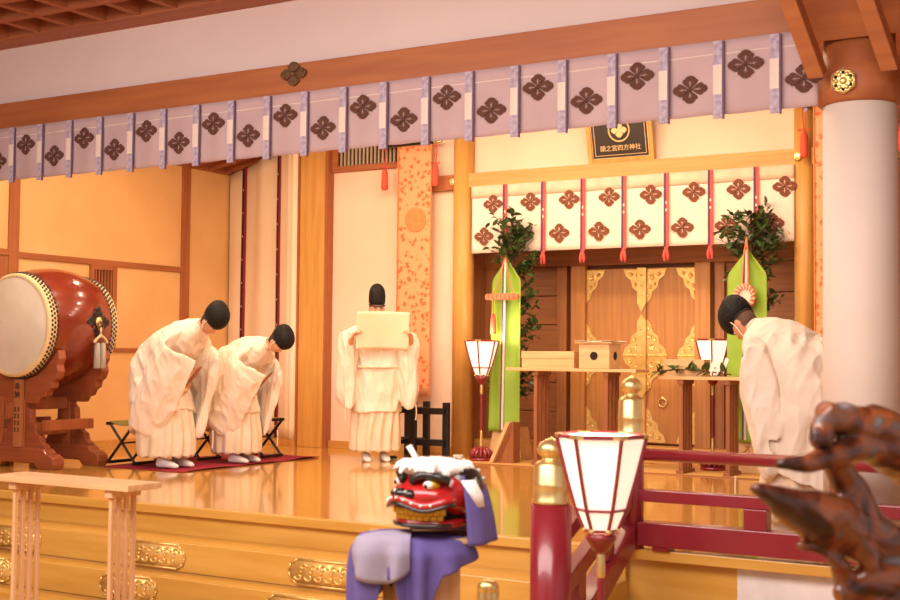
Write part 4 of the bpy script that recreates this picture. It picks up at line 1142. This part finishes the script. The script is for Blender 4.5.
    def folds(p):
        d = .018 * nz((p.x * 5, p.y * 5, p.z * 1.6), 1) + .040 * (.2 - abs(nz((p.x * 7 + p.z * 2.5, p.y * 7, p.z * 1.8 - p.x * 2.5), 1)))
        d += .013 * (.2 - abs(nz((p.x * 15 + p.z * 5, p.y * 15, p.z * 4 - p.x * 4), 1)))
        return d * (.4 if p.z > 1.33 else 1)
    displace(me, folds)
    robe = link('outer_robe', me, 'robe', P, smooth=True)
    me = voxel(tr, .0115, 3, .5)
    def pleats(p):
        a = math.atan2(p.y, p.x + .05); n = 13 if bow else 16
        return (.017 * math.sin(a * n + 2.5 * nz((p.x * 2, p.y * 2, p.z * 2), 1)) * min(1, (.9 - p.z) * 2) + .012 * nz((p.x * 8, p.y * 8, p.z * 2.5), 1)) * (1 if p.z > .13 else .7)
    displace(me, pleats)
    link('wide_trousers', me, 'robe_shade', P, smooth=True)
    # white collar overlap
    cl = MB()
    if bow: cl.tube([(.365 + .015 * math.cos(k * PI / 12) , .072 * math.sin(k * PI / 12), 1.385 - .055 * math.cos(k * PI / 12)) for k in range(25)], .012, 8)
    else: cl.tube([(.005 + .072 * math.cos(k * PI / 12), .076 * math.sin(k * PI / 12), 1.49 - .012 * math.cos(k * PI / 12)) for k in range(25)], .012, 8)
    cl.build('collar', 'robe', P, smooth=True)
    if not bow:
        sh_ = MB().tube([(.01 + .215 * math.cos(k * PI / 16), .262 * math.sin(k * PI / 16), .985) for k in range(33)], .013, 8); sh_.build('sash', 'robe_shade', P, smooth=True)
        for s in (-1, 1):
            MB().tube(bez([(.30, s * .37, .60), (.31, s * .375, .52), (.30, s * .37, .44)], 4), [.006] * 8 + [.012], 6).build('sleeve_cord', 'robe_shade', P, smooth=True)
    else:
        for s in (-1, 1):
            MB().tube(bez([(.36, s * .2, .36), (.365, s * .2, .28), (.355, s * .2, .18)], 4), [.006] * 8 + [.010], 6).build('sleeve_cord', 'robe_shade', P, smooth=True)
    if drop:
        def walk(o):
            for c in o.children:
                if c.type == 'MESH':
                    for v in c.data.vertices:
                        w = min(1, max(0, (v.co.z - .6) / .5)); v.co.z -= drop * max(0, v.co.x + .12) * w
                walk(c)
        walk(P)
    return P
p1 = person('priest in white robe and black cap bowing on carpet nearest the drum', (-8.44, 9.10, .014), 0, 'bow', 1, .985)
p2 = person('priest in white robe bowing on carpet before the empty folding stool', (-8.27, 9.93, .014), math.radians(3), 'bow', 2, .91, -.13, .13)
p3 = person('standing priest in white robe and tall black cap reading a paper', (-7.345, 11.0, 0), math.radians(-45), 'read', 3, 1.0)
p4 = person('priest in white robe bowing toward the altar beside the white column', (*at(797, 534, Z=0)[:2], 0), math.radians(152), 'bow', 4, .96, -.26, .03)
# batons held by the two priests on the carpet
def baton(label, person_, sc):
    mb = MB(); n = 6
    pts = [(-.020, 0), (.020, 0), (.030, .34), (.018, .365), (-.018, .365), (-.030, .34)]
    mb.prism(pts, 'y', -.005, .005)
    mb.xf(Matrix.Rotation(math.radians(46), 4, 'Y') @ Matrix.Rotation(math.radians(100), 4, 'Z'))
    o = mb.build('ritual_baton', M['table_leg'], None, bevel=.002)
    loc = Vector(person_.location) + Vector((0, 0, -.02)) + Matrix.Rotation(person_.rotation_euler.z, 3, 'Z') @ (Vector((.22, -.13, .75)) * sc)
    o.location = loc; o.rotation_euler = (0, 0, person_.rotation_euler.z); tag(o, label, 'baton', 'wooden batons held by the bowing priests'); return o
baton('flat brown wooden baton held by the bowing priest near the drum', p1, .985)
baton('flat brown wooden baton held by bowing priest before empty stool', p2, .91)
# paper held by the reader
pp = MB().sheet(lambda u, v: (.385 - .05 * math.cos((u - .5) * PI) + .012 * math.sin(u * 7) * (1 - v) - .05 * (1 - v), -.275 + .55 * u, 1.165 + .385 * v + .010 * math.sin(u * PI)), 26, 14, .002)
o = pp.build('reading_paper', 'paper', None, tuple(p3.location), smooth=True, rotz=p3.rotation_euler.z)
tag(o, 'cream sheet of paper held up before the face of reading priest', 'paper')
# ------------------------------------------------------------------ red railing with gilt caps
def newel(label, x, y, z0, zt, r, rg, cap_h):
    t = thing('newel_post', label, 'post', (x, y, z0), 0, None); h = zt - z0
    MB().lathe([(r, 0), (r, h)], 32).build('post', 'red', t)
    for f in t.children[-1].data.polygons: f.use_smooth = len(f.vertices) == 4
    k = cap_h / .35
    MB().lathe([(rg, h), (rg * 1.04, h + .008 * k), (rg * 1.04, h + .02 * k), (rg * .98, h + .03 * k), (rg * .98, h + .09 * k), (rg * 1.03, h + .10 * k), (rg * .98, h + .11 * k), (rg * .95, h + .20 * k), (rg * .8, h + .222 * k), (rg * .5, h + .232 * k), (rg * .5, h + .245 * k), (rg * .72, h + .262 * k), (rg * .80, h + .288 * k), (rg * .66, h + .318 * k), (rg * .28, h + .338 * k), (.004, h + .352 * k)], 36).build('gilt_cap', 'gold_soft', t, smooth=True)
    return t
AX, AY = -2.80, 6.90
BX, BY = -2.79, 5.80
newel('red newel post with gilt onion cap standing on the stage edge', AX, AY, 0, .655, .075, .078, .35)
newel('red newel post with gilt onion cap at foot of the stairs', BX, BY, -.8, .36, .105, .092, .34)
rl = thing('red_railing', 'red lacquered railing along the stage edge past the white column', 'railing', (0, AY, 0))
x0, x1 = AX + .06, 3.1
MB().lathe([(.036, x0), (.036, x1)], 20, (0, 0, .545), 'x').build('top_rail', 'red', rl, smooth=False)
for f in rl.children[-1].data.polygons: f.use_smooth = len(f.vertices) == 4
MB().box(x0, x1, -.04, .04, .275, .345).build('middle_rail', 'red', rl, bevel=.006)
MB().box(x0, x1, -.06, .06, .022, .16).build('bottom_rail', 'red', rl, bevel=.006)
for x in (-2.05, -.8, .5, 1.8):
    MB().box(x - .065, x + .065, -.05, .05, .16, .275).build('strut', 'red', rl, bevel=.004)
for x in (-1.62, -.4, .9, 2.2):
    MB().lathe([(.05, .345), (.035, .38), (.032, .46), (.05, .515)], 16, (x, 0, 0)).build('strut', 'red', rl, smooth=True)
for x in (-2.6, -.2, 1.6, 3.0): MB().box(x - .05, x + .05, -.05, .05, 0, .022).build('foot', 'red', rl)
sr = thing('stair_railing', 'red lacquered railing sloping down the stairs between two newel posts', 'railing', (AX, 0, 0))
def slope(z0a, z1a, z0b, z1b, w, nm):
    ya, yb = AY - .07, BY + .10
    MB().add([(-w, ya, z0a), (w, ya, z0a), (w, ya, z1a), (-w, ya, z1a), (-w, yb, z0b), (w, yb, z0b), (w, yb, z1b), (-w, yb, z1b)],
             [(3, 2, 1, 0), (4, 5, 6, 7), (0, 1, 5, 4), (1, 2, 6, 5), (2, 3, 7, 6), (3, 0, 4, 7)]).build(nm, 'red', sr, bevel=.006)
slope(.50, .58, .12, .20, .04, 'top_rail'); slope(.24, .34, -.16, -.06, .04, 'middle_rail'); slope(.0, .14, -.52, -.36, .055, 'bottom_rail')
for t in (.33, .68):
    y = AY + (BY - AY) * t; z = -.40 * t
    MB().box(-.03, .03, y - .05, y + .05, -.53 * t + .13 + .02, z + .27).build('strut', 'red', sr, bevel=.004)
# brass-capped low post on the hall floor
q = at(488, 600, D=5.5); bp_ = thing('brass_capped_post', 'slim wooden post with round brass cap before the stage steps', 'post', (q[0], q[1], -.8))
zt = at(488, 579, D=5.5)[2] + .8
MB().lathe([(.036, 0), (.036, zt - .12)], 20).build('post', 'white_wood_z', bp_)
MB().lathe([(.045, zt - .16), (.05, zt - .15), (.05, zt - .06), (.046, zt - .05), (.05, zt - .045), (.045, zt - .02), (.028, zt - .005), (.004, zt)], 24).build('brass_cap', 'gold_soft', bp_, smooth=True)

# ------------------------------------------------------------------ big lantern in the hall
q = at(601, 530, D=5.0); z1 = at(601, 436, D=5.0)[2]; z0 = at(601, 530, D=5.0)[2]
lantern('large red paper lantern standing on the hall floor before stair railing', (q[0], q[1], -.8), z0 + .8, z1 + .8, .18, math.radians(-10.6))

# ------------------------------------------------------------------ lion mask on its stand, purple cloth
LD = 5.0
base = at(428, 527, D=LD); LX, LY, LZ = base
rot = math.radians(-112)
top = LZ - .03
stnd = thing('mask_stand', 'wooden box stand with round holes under the purple cloth', 'stand', (LX - .03, LY + .0, -.8), math.radians(-40))
hh = top + .8
hw = .125
MB().box(-hw, hw, -hw, hw, 0, hh - .02).build('body', 'white_wood_z', stnd, bevel=.01)
MB().box(-.215, .215, -.13, .13, hh - .02, hh).xf(Matrix.Rotation(math.radians(70), 4, 'Z')).build('top', 'white_wood', stnd, bevel=.004)
for k in range(4):
    m = Matrix.Rotation(k * PI / 2, 4, 'Z')
    ov = MB().prism([(.036 * math.cos(a * PI / 10), hh - .155 + .05 * math.sin(a * PI / 10)) for a in range(20)], 'y', -hw - .003, -hw + .002).xf(m); ov.build('hole', 'dark_gap', stnd)
cl = thing('draped_cloth', 'purple and grey cloth draped over the stand below the lion mask', 'cloth', (LX, LY, top))
img_left = math.atan2(-.505, -.863)       # direction that reads as left from the hall
def drape(lo, hi, len_fn, grow, seedv, lift=0.0, rmin=.0):
    """cloth over the oblong board: out from the middle, over the rim, then hanging in folds"""
    def fn(u, v):
        a = lo + (hi - lo) * u; L = len_fn(a)
        ca, sa = abs(math.cos(a)) / .222, abs(math.sin(a)) / .137
        R = (ca ** 4 + sa ** 4) ** -.25 + grow
        s = v * (R + L); w = img_left + a
        if s < R: r, z = rmin + (R - rmin) * s / R, .012 + lift - .02 * (s / R) ** 4
        else:
            t = s - R; r = R + .025 * min(1, t / .05) + .020 * math.sin(a * 11 + seedv) * min(1, t / .12); z = -.008 + lift - t
        return (r * math.cos(w) - .055 * .863, r * math.sin(w) - .055 * .505, z)
    return fn
def hang(a):
    k = [(-1.2, .12), (-.5, .34), (.70, .36), (.86, .15), (1.2, .14), (1.32, .30), (1.95, .32), (2.2, .13), (3.0, .06)]
    for (a0, l0), (a1, l1) in zip(k, k[1:]):
        if a <= a1: return l0 + (l1 - l0) * max(0, (a - a0) / (a1 - a0))
    return .1
MB().sheet(drape(-1.2, 3.0, hang, 0, 1.3), 110, 30, .004).build('purple_cloth', 'purple', cl, smooth=True)
MB().sheet(drape(.38, 1.5, lambda a: .12 + .05 * math.sin((a - .38) / 1.12 * PI), .014, .4, .008, .04), 50, 20, .004).build('grey_cloth', 'grey_cloth', cl, smooth=True)
ln = thing('lion_mask', 'red lacquered lion dance mask with white hair and gold teeth', 'mask', (LX + .03, LY + .018, top + .035), rot); ln.scale = (1.1, 1.1, 1.04)
hd = MB()
hd.ellip((-.03, 0, .135), (.125, .145, .115), 28, 18); hd.ellip((.05, 0, .125), (.115, .140, .062), 28, 16); hd.ellip((.06, 0, .155), (.08, .085, .055), 24, 14)
me = voxel(hd, .007, 8)
link('head', me, 'lion_red', ln, smooth=True)
def arc(r, n=31, wave=0, k=3.0, z=.1, spread=1.25, ry=1.0, c=.03):
    return [(c + r * math.cos(t) * .95, r * ry * math.sin(t), z + wave * math.cos(t * k)) for t in [(-spread + 2 * spread * i / (n - 1)) for i in range(n)]]
MB().tube(arc(.142, wave=.012, k=4.2, z=.102, spread=1.55), .019, 10).build('upper_lip', 'lion_red', ln, smooth=True)
MB().tube(arc(.158, wave=.012, k=4.2, z=.088, spread=1.5), .008, 8).build('lip_line', 'lion_black', ln, smooth=True)
for i, p in enumerate(arc(.160, 9, .012, 4.2, .108, .9)):
    MB().ellip(p, (.006, .006, .006), 8, 6).build('whisker_dot', 'lion_white', ln, smooth=True)
for i, p in enumerate(arc(.130, 15, 0, 1, .070, 1.25)):
    a = math.atan2(p[1], p[0] - .03)
    MB().box(-.010, .008, -.0115, .0115, -.013, .013).xf(Matrix.Translation(p) @ Matrix.Rotation(a, 4, 'Z')).build('tooth', 'lion_gold', ln, bevel=.004)
for i, p in enumerate(arc(.120, 13, 0, 1, .046, 1.2)):
    a = math.atan2(p[1], p[0] - .03)
    MB().box(-.010, .008, -.0115, .0115, -.010, .010).xf(Matrix.Translation(p) @ Matrix.Rotation(a, 4, 'Z')).build('tooth', 'lion_gold', ln, bevel=.004)
jw = MB().loft([ering((.02, 0, z), (1, 0, 0), rx, (0, 1, 0), ry, 30) for z, rx, ry in ((.002, .10, .105), (.012, .125, .128), (.032, .130, .132), (.038, .11, .11))])
jw.build('lower_jaw', 'lion_red', ln, smooth=True)
MB().tube(arc(.132, z=.018, spread=1.5), .009, 8).build('jaw_line', 'lion_black', ln, smooth=True)
MB().lathe([(.100, .036), (.100, .09)], 24, (.01, 0, 0)).build('mouth_hollow', 'dark_gap', ln)
ns = MB().ellip((.158, 0, .135), (.026, .030, .020), 14, 10)
for s in (-1, 1): ns.ellip((.145, s * .038, .133), (.030, .028, .019), 14, 10); ns.tube([(.14, s * .05, .128), (.12, s * .085, .122), (.085, s * .118, .128)], [.014, .011, .007], 8)
ns.build('nose', 'lion_black', ln, smooth=True)
for s in (-1, 1):
    MB().ellip((.163, s * .032, .142), (.008, .008, .007), 8, 6).build('nose_bead', 'lion_dot', ln, smooth=True)
    e = MB().ellip((.088, s * .080, .168), (.030, .036, .024), 16, 10).build('eye', 'lion_gold', ln, smooth=True)
    MB().ellip((.104, s * .088, .169), (.018, .022, .017), 14, 10).build('eyeball', 'lion_white', e, smooth=True)
    MB().ellip((.119, s * .092, .167), (.008, .008, .009), 10, 8).build('pupil', 'lion_pupil', e, smooth=True)
    MB().tube(bez([(.135, s * .025, .180), (.118, s * .07, .205), (.085, s * .11, .200), (.045, s * .135, .185)], 5), .015, 8).build('brow', 'lion_black', ln, smooth=True)
    er = MB().loft([ering((-.03, s * .142, .185), (1, 0, 0), .035, (0, 1, 0), .010, 14), ering((-.055, s * .160, .13), (1, 0, 0), .030, (0, 1, 0), .010, 14), ering((-.07, s * .165, .085), (1, 0, 0), .018, (0, 1, 0), .008, 14)])
    er.build('ear', 'lion_white', ln, smooth=True)
bk_ = MB().ellip((-.055, 0, .155), (.118, .150, .108), 26, 16).build('nape', 'lion_black', ln, smooth=True)
for i in range(12):
    a = i * 2.4; z = .02 + .07 * (i % 3)
    n = Vector((-math.cos(a * .4) * .8, math.sin(a), .35 + .2 * (i % 3))).normalized()
    MB().ellip((-.055 + n.x * .118, n.y * .150, .155 + n.z * .108), (.007, .007, .007), 8, 6).build('nape_bead', 'lion_dot', bk_, smooth=True)
hr = MB().ellip((.015, 0, .225), (.125, .125, .040), 26, 12); rnd = random.Random(9)
for i in range(46):
    a = rnd.uniform(-2.2, 2.2); r0 = rnd.uniform(.06, .11); p0 = Vector((.015 + r0 * math.cos(a), r0 * math.sin(a), .245)); p1 = p0 + Vector((math.cos(a) * .05, math.sin(a) * .05, -.022 - rnd.uniform(0, .03)))
    hr.tube([p0, (p0 + p1) / 2 + Vector((0, 0, .012)), p1], [.014, .013, .004], 6)
me = voxel(hr, .006, 3); displace(me, lambda p: .004 * noise.noise(Vector((p.x * 50, p.y * 50, p.z * 20))))
link('hair', me, 'lion_white', ln, smooth=True)
MB().tube([(.055, -.045, .245), (.075, -.075, .305)], [.010, .011], 10).build('crown_tuft', 'lion_white', ln, smooth=True)
# purple hood behind the mask
def hood(u, v):
    a = PI - 1.75 + 3.5 * u; R = .172 + .010 * math.sin(u * 23) * (1 - v) + .015 * (1 - v) ** 2
    z = -.055 + v * .255
    rr = R * (1 - .24 * v ** 3)
    return (-.035 + rr * math.cos(a), rr * .98 * math.sin(a), z)
MB().sheet(hood, 48, 16, .004).build('hood', 'purple', ln, smooth=True)

# ------------------------------------------------------------------ polished driftwood on a plinth
dw = MB()
def chain(pts):
    P = [Vector(at(x, y, D=d)) for x, y, d, r in pts]; R = [r * d / FPX for x, y, d, r in pts]
    path = bez(P, 5); rr = []
    for i in range(len(R) - 1):
        for k in range(5): rr.append(R[i] + (R[i + 1] - R[i]) * k / 5)
    rr.append(R[-1]); dw.tube(path, [q * 1.16 for q in rr], 12)
chain([(960, 480, 3.75, 34), (915, 455, 3.65, 30), (880, 437, 3.58, 25), (850, 427, 3.52, 20), (832, 417, 3.48, 13), (824, 408, 3.46, 8)])
chain([(895, 455, 3.62, 18), (862, 446, 3.5, 13), (835, 455, 3.44, 10), (805, 463, 3.4, 6.5), (777, 464, 3.38, 3)])
chain([(828, 412, 3.47, 7), (822, 430, 3.44, 9), (820, 445, 3.42, 8)])
chain([(832, 455, 3.46, 8), (845, 480, 3.5, 13), (856, 510, 3.52, 18), (866, 540, 3.54, 20)])
chain([(754, 488, 3.36, 3), (772, 495, 3.38, 9), (795, 507, 3.40, 17), (822, 520, 3.44, 23), (852, 532, 3.5, 22), (890, 545, 3.56, 20), (950, 560, 3.62, 28)])
chain([(850, 530, 3.46, 13), (866, 553, 3.46, 9), (875, 570, 3.45, 4)])
chain([(800, 545, 3.40, 2.5), (822, 552, 3.42, 4), (838, 563, 3.45, 6), (848, 582, 3.48, 9), (870, 600, 3.5, 18)])
chain([(838, 598, 3.46, 8), (862, 585, 3.48, 13), (890, 580, 3.52, 20), (950, 590, 3.6, 30)])
chain([(890, 540, 3.56, 18), (893, 575, 3.55, 20), (888, 620, 3.54, 34), (880, 700, 3.54, 48)])
me = voxel(dw, .0075, 4)
def gnarl(p):
    q = Vector(p)
    return .009 * (1 - 2.4 * abs(noise.noise(Vector((q.x * 5, q.y * 5, q.z * 12)) + Vector((3, 1, 0))))) + .004 * noise.noise(q * 20) - .014 * max(0, noise.noise(q * 8 + Vector((9, 2, 5))) - .25) * 2
displace(me, gnarl)
o = link('driftwood_root', me, M['driftwood'], None, smooth=True)
tag(o, 'gnarled polished driftwood root with grey patches before the red railing', 'driftwood')
q = at(880, 700, D=3.54)
pt = thing('display_plinth', 'low wooden plinth carrying the polished driftwood root', 'plinth', (q[0] + .1, q[1] + .02, -.8), math.radians(30))
MB().box(-.34, .34, -.22, .22, 0, q[2] + .8 - .04).build('body', 'keyaki', pt, bevel=.008)
MB().box(-.38, .38, -.26, .26, q[2] + .8 - .04, q[2] + .8 + .01).build('top', 'keyaki', pt, bevel=.006)
